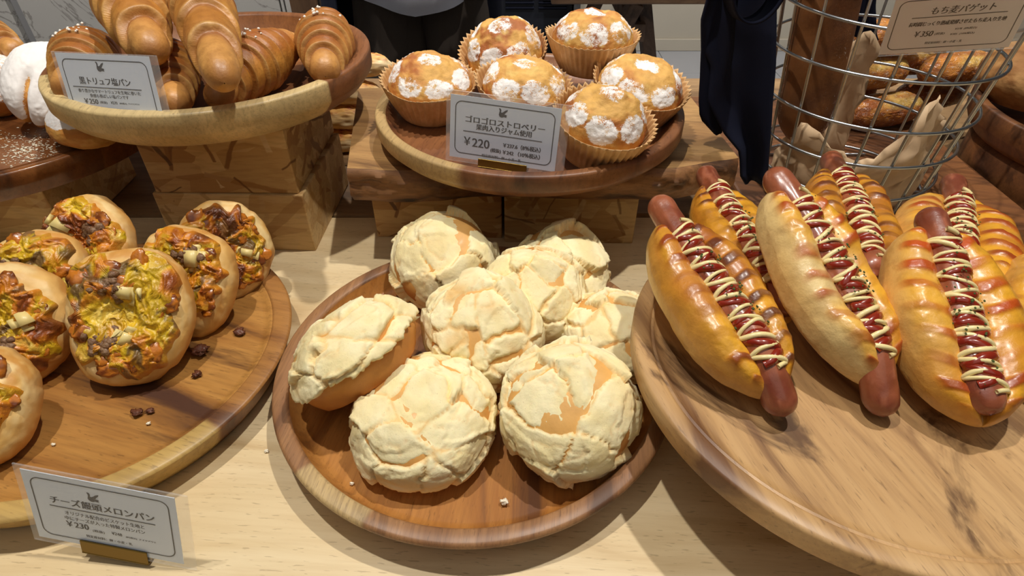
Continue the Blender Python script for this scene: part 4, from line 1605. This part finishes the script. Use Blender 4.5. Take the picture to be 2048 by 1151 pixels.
YS = 0.742
for k, (px, z, dy, lab) in enumerate((
        (1768, 0.0512, 0.0, 'dark sugar crusted bread stick at bottom front of the pile'),
        (1862, 0.0512, 0.054, 'dark sugar crusted bread stick at bottom right, in the rear row'),
        (1680, 0.0512, 0.056, 'sugar crusted bread stick at bottom left, behind the baguette'),
        (1738, 0.0935, 0.012, 'sugar crusted bread stick in the second layer beside the baguette'),
        (1912, 0.0935, 0.028, 'sugar crusted bread stick in the second layer by the rustic bread'),
        (1815, 0.0940, 0.064, 'sugar crusted bread stick in the second layer, rear row'),
        (1790, 0.1355, 0.026, 'sugar crusted bread stick on top, with long pale split'),
        (1905, 0.1360, 0.070, 'sugar crusted bread stick on top at the rear right'))):
    x = (px - 1024) / FPX * ((YS + dy) * math.cos(PITCH) + (HC - z) * math.sin(PITCH))
    sugar_stick(lab, (x - 0.051, YS + dy - 0.012, z - 0.001), (x + 0.051, YS + dy + 0.012, z + 0.001), 0.0222, 820 + k, 0.30 - z * 4)


def rustic(label, loc, size, seed, c1, c2, rot=(0, 0, 0)):
    d, F = ico(6)
    k = 1 + 0.10 * fbm(d * 1.8, 3, seed)
    cut = np.exp(-((d[:, 1] * 0.5 + d[:, 0] * 0.8 + 0.12 * fbm(d * 3, 2, seed + 1)) / 0.07) ** 2) * sst(0.0, 0.4, d[:, 2])
    V = d * (k * (1 - 0.12 * cut) + 0.008 * fbm(d * 20, 3, seed + 2))[:, None] * np.array(size)
    V[:, 2] = np.maximum(V[:, 2], -size[2] * 0.7) + size[2] * 0.7
    col = mixc(S(*c1), S(*c2), sst(-0.3, 0.35, fbm(d * 3, 4, seed + 3)))
    o = mk('rustic_bread', V, F, M['rustic'], None, col)
    o.location = loc
    o.rotation_euler = rot
    return tag(o, label, 'bread', 'rustic breads on the dark tray')


zr = T_RUS.z + 0.0165
rustic('dusty brown rustic bread on the dark round tray at right', (0.592, 0.682, zr + 0.016), (0.050, 0.054, 0.038), 840, (176, 132, 78), (150, 104, 56))
rustic('orange topped rustic bread behind the dusty brown one', (0.700, 0.680, zr + 0.002), (0.040, 0.044, 0.040), 851, (204, 128, 48), (176, 96, 34))

bbd = bevel_box('dark_board', (0.290, 0.345, 0.0285), M['board_right'], None, (0.392, 0.672, 0.0146), bev=0.003)
tag(bbd, 'low dark wooden board under the wire basket and sugar breads', 'board')

# ================================================================== wire basket with baguette
BSC = 0.92                        # the basket stands on a low board, so all of it is this much nearer
BC = Vector((0.393 * BSC, 0.651 * BSC, HC * (1 - BSC)))
bk_ = empty('wire_basket', (BC.x, BC.y, BC.z + 0.0005), label='galvanised round wire basket holding a baguette and kraft paper', cat='basket')


def brad(z):
    return 0.0925 + 0.108 * z


aa_ = np.linspace(0, 2 * PI, 72, endpoint=False)
WR = 0.0017
for z in (0.0035, 0.030, 0.069, 0.110, 0.160, 0.205, 0.250, 0.300):
    r = brad(z) + WR * 1.6
    wob = 0.0012 * np.sin(3 * aa_ + z * 40)
    tube('ring_wire', np.stack([(r + wob) * np.cos(aa_), (r + wob) * np.sin(aa_), z + 0.0008 * np.sin(2 * aa_ + z * 70)], 1), WR, M['wire'], bk_, 8, True)
for k in range(18):
    a = 2 * PI * (k + 0.35) / 18
    zz = np.linspace(0.0, 0.302, 12)
    rr = np.array([brad(z) - WR * 1.0 for z in zz])
    tube('upright_wire', np.stack([rr * math.cos(a), rr * math.sin(a), zz + WR], 1), WR * 0.92, M['wire'], bk_, 8)
for k in range(5):
    off = (k - 2) * 0.032
    h_ = math.sqrt(brad(0) ** 2 - off ** 2)
    tube('base_wire', [(-h_, off, WR), (0, off, WR), (h_, off, WR)], WR * 0.9, M['wire'], bk_, 8)

# baguette standing in the basket
n_ = 60
tt = np.linspace(0, 1, n_)
pa, pb = np.array([0.330, 0.640, 0.056]), np.array([0.288, 0.646, 0.470])
path = pa + (pb - pa) * tt[:, None]
Rb_ = 0.0292
ds_ = np.minimum(tt, 1 - tt) * 0.41
rad = Rb_ * np.sqrt(np.clip(1 - (1 - np.clip(ds_ / 0.045, 0, 1)) ** 2.2, 0.001, 1))
V, F = tube_arrays(path, rad, 64)
V = V + 0.0016 * np.stack([vn(V * 40, 1), vn(V * 40, 2), vn(V * 40, 3)], 1)
flour = np.clip(0.42 + 0.55 * fbm(V * np.array([40, 40, 14]), 4, 5) + 0.12 * fbm(V * 160, 2, 6) + 0.35 * sst(0.325, 0.355, V[:, 0]), 0, 0.85)
col = mixc(S(134, 86, 42), S(94, 56, 28), sst(-0.3, 0.3, fbm(V * 35, 4, 4)))
o = mk('baguette', V, F, M['baguette'], None, col, {'sugar': flour * 0.62})
bpy.data.objects['wire_basket'].scale = (BSC,) * 3
o.scale = (BSC,) * 3
o.location = (0, 0, HC * (1 - BSC))
tag(o, 'fat brown floury baguette standing upright in the wire basket', 'bread')


# crumpled kraft paper lining the basket
def kraft(label, a0, a1, rlo, rhi, topf, seed, na=46, nz=22, zlo=0.006, crump=0.010):
    V = []
    for i in range(na):
        t = i / (na - 1)
        a = a0 + (a1 - a0) * t
        for j in range(nz):
            s = j / (nz - 1)
            z = zlo + (topf(t) - zlo) * s
            r = rlo + (rhi - rlo) * s
            V.append((r * math.cos(a), r * math.sin(a), z))
    V = np.array(V)
    q = V * 34 + np.random.default_rng(seed + 1).normal(size=V.shape) * 0.12
    sd = np.random.default_rng(seed).uniform(-3.5, 3.5, size=(90, 3))
    d1, d2, i1, i2 = vor(q, sd)
    off = (np.clip(d1, 0, 1.2) - 0.6) * crump + (d2 - d1) * crump * 0.4
    rad = V[:, :2] / np.linalg.norm(V[:, :2], axis=1)[:, None]
    V[:, :2] -= rad * np.abs(off)[:, None]
    V[:, 2] += off * 0.35
    V += np.random.default_rng(seed + 2).normal(size=V.shape) * np.array([0.0022, 0.0022, 0.0016])
    V[:, 2] = np.maximum(V[:, 2], 0.0042)
    F = grid_faces(na, nz)
    o = mk('kraft_paper', V, F, M['kraft'], None, None, None, False)
    md = o.modifiers.new('thickness', 'SOLIDIFY')
    md.thickness = 0.0004
    o.location = (BC.x, BC.y, BC.z)
    o.scale = (BSC,) * 3
    return tag(o, label, 'paper', 'kraft paper in the wire basket')


kraft('crumpled kraft paper lining the front of the wire basket', R_(178), R_(350), 0.084, 0.091, lambda t: 0.072 + 0.018 * math.sin(t * 9) + 0.055 * math.exp(-((t - 0.66) / 0.14) ** 2), 71, 30, 11, crump=0.022)
kraft('kraft paper standing tall to the right of the baguette', R_(62), R_(116), 0.066, 0.070, lambda t: 0.135 + 0.02 * math.sin(t * 5), 88, 11, 12, crump=0.016)


# ================================================================== navy ribbon
def cloth_strip(name, rows, parent, wav=0.004, seed=1, nw=14, thick=0.0022):
    """rows: list of (left point, right point) from top to bottom"""
    V = []
    n = len(rows)
    for i, (l, r) in enumerate(rows):
        l, r = Vector(l), Vector(r)
        for j in range(nw):
            t = j / (nw - 1)
            p = l.lerp(r, t)
            p.y += wav * math.sin(t * 2 * PI * 0.9 + i * 0.16 + seed) + wav * 0.5 * math.sin(t * 9 + seed * 2)
            V.append(p[:])
    o = mk(name, np.array(V), grid_faces(n, nw), M['navy'], parent)
    md = o.modifiers.new('thickness', 'SOLIDIFY')
    md.thickness = thick
    return o


def strip_rows(pxs, yfun, n=26):
    """interpolate left/right pixel outlines at real depths"""
    out = []
    ys = np.linspace(pxs[0][1], pxs[-1][1], n)
    lx = np.interp(ys, [p[1] for p in pxs], [p[0] for p in pxs])
    rx = np.interp(ys, [p[1] for p in pxs], [p[2] for p in pxs])
    for k, y in enumerate(ys):
        yy = yfun(k / (n - 1))
        out.append((PY(lx[k], y, yy), PY(rx[k], y, yy)))
    return out


rbn = empty('navy_ribbon', (0, 0, 0), label='navy cloth ribbon hanging down the left side of the wire basket', cat='ribbon')
cloth_strip('tail', strip_rows([(1440, -60, 1560), (1410, 60, 1556), (1405, 100, 1554), (1420, 130, 1553), (1412, 200, 1545), (1445, 262, 1540), (1478, 300, 1537), (1482, 352, 1534), (1492, 366, 1532)], lambda t: 0.552 - 0.030 * t), rbn, 0.004, 2)
cloth_strip('tail', strip_rows([(1425, -50, 1480), (1403, 40, 1470), (1404, 100, 1468), (1398, 200, 1455), (1400, 238, 1449), (1428, 268, 1446)], lambda t: 0.538 - 0.004 * t), rbn, 0.003, 5)
lp = PY(1496, 10, 0.530)
la = np.linspace(0, 2 * PI, 40)
loopV = []
for a in la:
    for j in range(6):
        t = j / 5
        loopV.append((lp.x + 0.020 * math.cos(a), lp.y - 0.006 + 0.028 * (t - 0.5) * 1.0, lp.z + 0.022 + 0.030 * math.sin(a) - 0.004 * t))
o = mk('loop', np.array(loopV), grid_faces(40, 6), M['navy'], rbn)
md = o.modifiers.new('thickness', 'SOLIDIFY')
md.thickness = 0.002
cloth_strip('tail', strip_rows([(1700, -50, 1760), (1700, 20, 1752), (1700, 70, 1750), (1728, 80, 1752)], lambda t: 0.715), rbn, 0.003, 7, 10)


# ================================================================== price cards
def text_arrays(body, shear=0.0, offset=0.0):
    cu = bpy.data.curves.new('t', 'FONT')
    cu.body = body
    cu.size = 1.0
    cu.resolution_u = 3
    cu.shear = shear
    cu.offset = offset
    cu.fill_mode = 'FRONT'
    ob = bpy.data.objects.new('t', cu)
    COL.objects.link(ob)
    bpy.context.view_layer.update()
    dg = bpy.context.evaluated_depsgraph_get()
    me = bpy.data.meshes.new_from_object(ob.evaluated_get(dg))
    V = np.array([v.co[:] for v in me.vertices])
    F = [list(p.vertices) for p in me.polygons]
    bpy.data.objects.remove(ob)
    bpy.data.curves.remove(cu)
    bpy.data.meshes.remove(me)
    return V, F


BIRD = [(-0.50, 0.46), (-0.40, 0.52), (-0.28, 0.46), (-0.22, 0.30), (-0.26, 0.10), (-0.14, 0.06), (0.02, 0.16), (0.22, 0.34), (0.50, 0.44), (0.46, 0.30),
        (0.34, 0.16), (0.22, 0.02), (0.14, -0.10), (0.30, -0.12), (0.46, -0.20), (0.34, -0.30), (0.44, -0.40), (0.24, -0.40), (0.10, -0.36), (-0.04, -0.44),
        (-0.22, -0.46), (-0.40, -0.36), (-0.48, -0.18), (-0.44, 0.02), (-0.40, 0.20), (-0.42, 0.34)]


def price_card(label, loc, eul, Wc, Hcd, emblem, rule, lines, film=(1.12, 1.14), holder=True, tint=None, shear=0.0, hold=(0.30, 0.74, 0.10)):
    root = empty('price_card', loc, [math.radians(v) for v in eul], label, 'sign')
    bevel_box('laminate', (Wc * film[0], 0.0012, Hcd * film[1]), M['film'], root, (0.002, 0, 0), bev=0.0004, seg=1)
    bevel_box('card', (Wc, 0.0004, Hcd), tint or M['paper'], root, (0, 0, 0), bev=0)
    yf = -0.0003

    def uv(u, v):
        return ((u - 0.5) * Wc, (0.5 - v) * Hcd)
    Vs, Fs, n = [], [], 0
    for body, u0, u1, v, h in lines:
        V, F = text_arrays(body, shear)
        if len(V) == 0:
            continue
        mn, mx = V.min(0), V.max(0)
        x0, z0 = uv(u0, v)
        x1, _ = uv(u1, v)
        hh = h * Hcd
        X = x0 + (V[:, 0] - mn[0]) / (mx[0] - mn[0]) * (x1 - x0)
        Z = z0 + ((V[:, 1] - mn[1]) / (mx[1] - mn[1] + 1e-9) - 0.5) * hh
        for sh_ in ((0.0, -0.00022, 0.00022) if h > 0.07 else (-0.00008, 0.00008)):
            Vs.append(np.stack([X + sh_, np.full(len(X), yf), Z], 1))
            Fs += [[i + n for i in f] for f in F]
            n += len(V)
    mk('lettering', np.concatenate(Vs), Fs, M['ink'], root, smooth=False)
    if rule:
        x0, z0 = uv(rule[0], rule[2])
        x1, _ = uv(rule[1], rule[2])
        bevel_box('rule_line', (x1 - x0, 0.0001, 0.012 * Hcd), M['ink'], root, ((x0 + x1) / 2, yf, z0), bev=0)
    # rounded border
    mg, cr, wd = 0.045 * Wc, 0.065 * Wc, 0.0085 * Wc
    out_, inn = [], []
    for cx, cz, a0 in ((1, 1, 0), (-1, 1, 90), (-1, -1, 180), (1, -1, 270)):
        for k in range(9):
            a = math.radians(a0 + k * 90 / 8)
            bx, bz = cx * (Wc / 2 - mg - cr), cz * (Hcd / 2 - mg - cr)
            out_.append((bx + cr * math.cos(a), yf, bz + cr * math.sin(a)))
            inn.append((bx + (cr - wd) * math.cos(a), yf, bz + (cr - wd) * math.sin(a)))
    m = len(out_)
    mk('border_line', np.array(out_ + inn), [(i, (i + 1) % m, m + (i + 1) % m, m + i) for i in range(m)], M['ink'], root, smooth=False)
    if emblem:
        u, v, s = emblem
        cx, cz = uv(u, v)
        mk('bird_emblem', np.array([(cx + x * s * Wc, yf, cz + z * s * Wc) for x, z in BIRD]), [list(range(len(BIRD)))], M['ink'], root, smooth=False)
    if holder:
        u0, u1, hh = hold
        x0, zb = uv(u0, 1.0)
        x1, _ = uv(u1, 1.0)
        zb -= Hcd * (film[1] - 1) / 2
        cx = (x0 + x1) / 2
        h = hh * Hcd + Hcd * (film[1] - 1) / 2
        bevel_box('holder', (x1 - x0, 0.0008, h), M['brass'], root, (cx, -0.0014, zb + h / 2 - 0.001), bev=0.0002, seg=1)
        bevel_box('holder_back', (x1 - x0, 0.0008, h * 0.8), M['brass'], root, (cx, 0.0014, zb + h * 0.4 - 0.001), bev=0.0002, seg=1)
        bevel_box('holder_foot', (x1 - x0, 0.016, 0.0008), M['brass'], root, (cx, 0.006, zb - 0.0012), bev=0.0002, seg=1)
    return root


price_card('white price card for truffle salt bread inside the croissant tray', (-0.3262, 0.4793, 0.1804), (-12.75, -2.81, -14.9), 0.0925, 0.0500, (0.46, 0.192, 0.085), (0.10, 0.84, 0.514),
           [('黒トリュフ塩パン', 0.19, 0.74, 0.412, 0.119), ('香り豊かなサマートリュフを生地に巻いた', 0.145, 0.82, 0.572, 0.058), ('食感も香ばしい塩パンです', 0.26, 0.68, 0.645, 0.058),
            ('￥250', 0.18, 0.33, 0.738, 0.082), ('(税抜)', 0.35, 0.43, 0.748, 0.045), ('¥270', 0.47, 0.54, 0.742, 0.045), ('(8%税込)  テイクアウト', 0.565, 0.78, 0.746, 0.032),
            ('特定原材料：卵・小麦・乳', 0.33, 0.66, 0.960, 0.051)], film=(1.12, 1.04), hold=(0.30, 0.74, 0.16))
price_card('white price card for strawberry muffins in front of the muffins', (-0.0070, 0.4655, 0.1470), (-7.23, 2.86, -12.47), 0.092, 0.0529, (0.485, 0.19, 0.082), (0.125, 0.855, 0.545),
           [('ゴロゴロストロベリー', 0.145, 0.87, 0.345, 0.105), ('果肉入りジャム使用', 0.245, 0.755, 0.455, 0.095), ('￥', 0.135, 0.195, 0.705, 0.135), ('220', 0.215, 0.375, 0.715, 0.14), ('(税抜)', 0.39, 0.485, 0.80, 0.075),
            ('￥237.6（8％税込）', 0.505, 0.85, 0.685, 0.08), ('￥242 （10％税込）', 0.505, 0.85, 0.80, 0.08), ('特定原材料：卵・小麦・乳', 0.31, 0.68, 0.905, 0.05)],
           hold=(0.28, 0.74, 0.06))
price_card('white price card for cheese melon bread standing on table at front left', (-0.2380, 0.1861, 0.0372), (-13.08, 7.14, -7.5), 0.090, 0.055, (0.455, 0.225, 0.080), (0.14, 0.845, 0.455),
           [('チーズ饅頭メロンパン', 0.155, 0.845, 0.36, 0.11), ('オリジナル配合のビスケット生地と', 0.235, 0.765, 0.525, 0.06), ('中にチーズが入った特製メロンパン', 0.225, 0.765, 0.605, 0.06),
            ('￥230', 0.225, 0.375, 0.695, 0.085), ('(税抜)', 0.40, 0.48, 0.735, 0.045), ('¥248', 0.53, 0.60, 0.715, 0.045), ('(8%税込)  テイクアウト', 0.625, 0.83, 0.735, 0.03),
            ('特定原材料：卵・小麦・乳', 0.345, 0.66, 0.835, 0.04)], film=(1.13, 1.13), hold=(0.30, 0.76, 0.115))
q_ = NT('card_paper_grey')
q_.base(S(226, 228, 238))
q_.p(Roughness=0.35)
price_card('large grey white price card for baguette hanging on the wire basket', (0.3304, 0.4730, 0.2320), (23.55, -9.18, -16.6), 0.0867, 0.052, None, (0.17, 0.86, 0.375),
           [('もち麦バゲット', 0.30, 0.76, 0.27, 0.125), ('長時間じっくり熟成発酵させたもち麦入り生地', 0.165, 0.875, 0.485, 0.075), ('￥350', 0.235, 0.375, 0.66, 0.10), ('(税抜)', 0.39, 0.465, 0.675, 0.05),
            ('¥378  (8%税込)', 0.53, 0.69, 0.61, 0.045), ('¥385  (10%税込)', 0.51, 0.69, 0.70, 0.045), ('特定原材料：卵・小麦・乳', 0.34, 0.62, 0.83, 0.045)],
           film=(1.05, 1.07), holder=False, tint=q_.m, shear=0.2)


# ================================================================== customer behind the tables
def skin(name, verts, edges, radii, mat, parent=None, sub=2, root=0):
    me = bpy.data.meshes.new(name)
    me.from_pydata([tuple(v) for v in verts], edges, [])
    o = bpy.data.objects.new(name, me)
    COL.objects.link(o)
    md = o.modifiers.new('skin', 'SKIN')
    md.use_smooth_shade = True
    for k, sv in enumerate(me.skin_vertices[0].data):
        r = radii[k]
        sv.radius = r if isinstance(r, tuple) else (r, r)
        sv.use_root = (k == root)
    sd = o.modifiers.new('sub', 'SUBSURF')
    sd.levels = sub
    sd.render_levels = sub
    bpy.context.view_layer.update()
    dg = bpy.context.evaluated_depsgraph_get()
    m2 = bpy.data.meshes.new_from_object(o.evaluated_get(dg))
    bpy.data.objects.remove(o)
    m2.name = name
    m2.materials.clear()
    m2.materials.append(mat)
    for p in m2.polygons:
        p.use_smooth = True
    o2 = bpy.data.objects.new(name, m2)
    COL.objects.link(o2)
    if parent is not None:
        o2.parent = parent
    return o2


pr = empty('person', (-0.212, 1.56, FLOOR_Z), (0, 0, 0), 'customer in white shirt, open navy coat and wide dark trousers behind tables', 'person')
bv = [(0, 0, 0.86), (0, 0, 0.98), (0, 0, 1.14), (0, 0.01, 1.28), (0, 0.01, 1.36), (0, 0.0, 1.43), (0, -0.015, 1.53),
      (0.085, 0, 0.80), (0.095, -0.01, 0.46), (0.095, 0.01, 0.08), (0.10, -0.13, 0.03),
      (-0.085, 0, 0.80), (-0.095, -0.01, 0.46), (-0.095, 0.01, 0.08), (-0.10, -0.13, 0.03),
      (0.165, 0.01, 1.31), (0.215, 0.03, 1.05), (0.17, -0.17, 0.99), (0.10, -0.24, 1.02),
      (-0.165, 0.01, 1.31), (-0.215, 0.03, 1.05), (-0.17, -0.17, 0.99), (-0.10, -0.24, 1.02)]
be = [(0, 1), (1, 2), (2, 3), (3, 4), (4, 5), (5, 6), (0, 7), (7, 8), (8, 9), (9, 10), (0, 11), (11, 12), (12, 13), (13, 14), (3, 15), (15, 16), (16, 17), (17, 18), (3, 19), (19, 20), (20, 21), (21, 22)]
br = [(0.14, 0.10), (0.125, 0.09), (0.13, 0.09), (0.13, 0.085), (0.06, 0.055), (0.055, 0.055), (0.085, 0.10), 0.075, 0.052, 0.038, 0.032, 0.075, 0.052, 0.038, 0.032, 0.052, 0.04, 0.03, 0.026, 0.052, 0.04, 0.03, 0.026]
skin('body', bv, be, br, M['skin'], pr)
for sx in (1, -1):
    hv, he, hr = [(sx * 0.10, -0.24, 1.02), (sx * 0.065, -0.275, 1.025)], [(0, 1)], [0.024, (0.034, 0.016)]
    for k, ln in enumerate((0.052, 0.060, 0.056, 0.044)):
        zf = 1.05 - k * 0.017
        b0 = len(hv)
        hv += [(sx * 0.052, -0.285, zf), (sx * (0.052 - ln * 0.5), -0.30, zf), (sx * (0.052 - ln * 0.85), -0.288, zf - 0.006)]
        he += [(1, b0), (b0, b0 + 1), (b0 + 1, b0 + 2)]
        hr += [0.009, 0.008, 0.007]
    b0 = len(hv)
    hv += [(sx * 0.075, -0.285, 1.058), (sx * 0.05, -0.30, 1.078)]
    he += [(1, b0), (b0, b0 + 1)]
    hr += [0.010, 0.008]
    skin('hand', hv, he, hr, M['skin'], pr)


def loft(name, secs, mat, parent, a0=0.0, a1=360.0, n=56, fold=0.006, nf=9, thick=0.004, seed=0, hem=None):
    """secs: (cx, cy, z, rx, ry); open when a0..a1 is less than a full turn"""
    closed = abs(a1 - a0 - 360) < 1e-6
    V = []
    m = n if closed else n + 1
    for i, (cx, cy, z, rx, ry) in enumerate(secs):
        for j in range(m):
            a = math.radians(a0 + (a1 - a0) * j / n)
            f = fold * (math.sin(a * nf + seed) + 0.6 * math.sin(a * nf * 1.7 + seed * 2 + z * 4)) * (1 - i / max(1, len(secs) - 1) * 0.6)
            zz = z + (hem(a) if (hem and i == 0) else 0)
            V.append((cx + (rx + f) * math.cos(a), cy + (ry + f) * math.sin(a), zz))
    o = mk(name, np.array(V), grid_faces(len(secs), m, closed), mat, parent)
    md = o.modifiers.new('thickness', 'SOLIDIFY')
    md.thickness = thick
    return o


for sx in (1, -1):
    loft('trouser_leg', [(sx * 0.098, 0, 0.06, 0.098, 0.12), (sx * 0.092, 0, 0.40, 0.094, 0.118), (sx * 0.080, 0, 0.72, 0.092, 0.115), (sx * 0.066, 0, 0.88, 0.094, 0.118), (sx * 0.05, 0, 1.0, 0.09, 0.112)], M['trousers'], pr, nf=6, fold=0.007, seed=sx)
    sh = bevel_box('shoe', (0.085, 0.25, 0.075), M['shoe'], pr, (sx * 0.10, -0.06, 0.039), bev=0.028, seg=3)
loft('shirt', [(0.0, -0.01, 0.858, 0.150, 0.150), (0, -0.005, 0.92, 0.160, 0.146), (0, 0, 1.06, 0.160, 0.135), (0, 0, 1.22, 0.165, 0.125), (0, 0, 1.32, 0.150, 0.11), (0, 0.005, 1.38, 0.075, 0.075)], M['shirt'], pr, fold=0.005, nf=5, seed=2,
     hem=lambda a: 0.02 * abs(math.cos(a)) - 0.02 * max(0, -math.sin(a)))
loft('coat', [(-0.03, 0.035, 0.55, 0.220, 0.165), (-0.03, 0.035, 0.80, 0.215, 0.165), (-0.02, 0.03, 1.05, 0.205, 0.165), (0, 0.02, 1.25, 0.20, 0.15), (0, 0.01, 1.36, 0.16, 0.12), (0, 0.01, 1.40, 0.09, 0.085)], M['coat'], pr, a0=-38, a1=218, fold=0.008, nf=7, seed=4)
for sx in (1, -1):
    V, F = tube_arrays([(sx * 0.165, 0.01, 1.33), (sx * 0.215, 0.02, 1.20), (sx * 0.225, 0.03, 1.05), (sx * 0.20, -0.07, 1.0), (sx * 0.165, -0.175, 0.99), (sx * 0.12, -0.22, 1.01)], [0.07, 0.068, 0.06, 0.055, 0.05, 0.048], 20)
    mk('sleeve', V, F, M['coat'], pr)
d, F = ico(4)
V = d * np.array([0.098, 0.112, 0.125]) * (1 + 0.03 * fbm(d * 6, 2, 3))[:, None] + np.array([0, 0.005, 1.545])
keep = ~((V[F].mean(1)[:, 1] < -0.055) & (V[F].mean(1)[:, 2] < 1.60))
mk('hair', V, F[keep], M['hair'], pr)
for sx in (1, -1):
    d, F = ico(2)
    mk('eye', d * 0.011 + np.array([sx * 0.032, -0.098, 1.535]), F, M['hair'], pr)
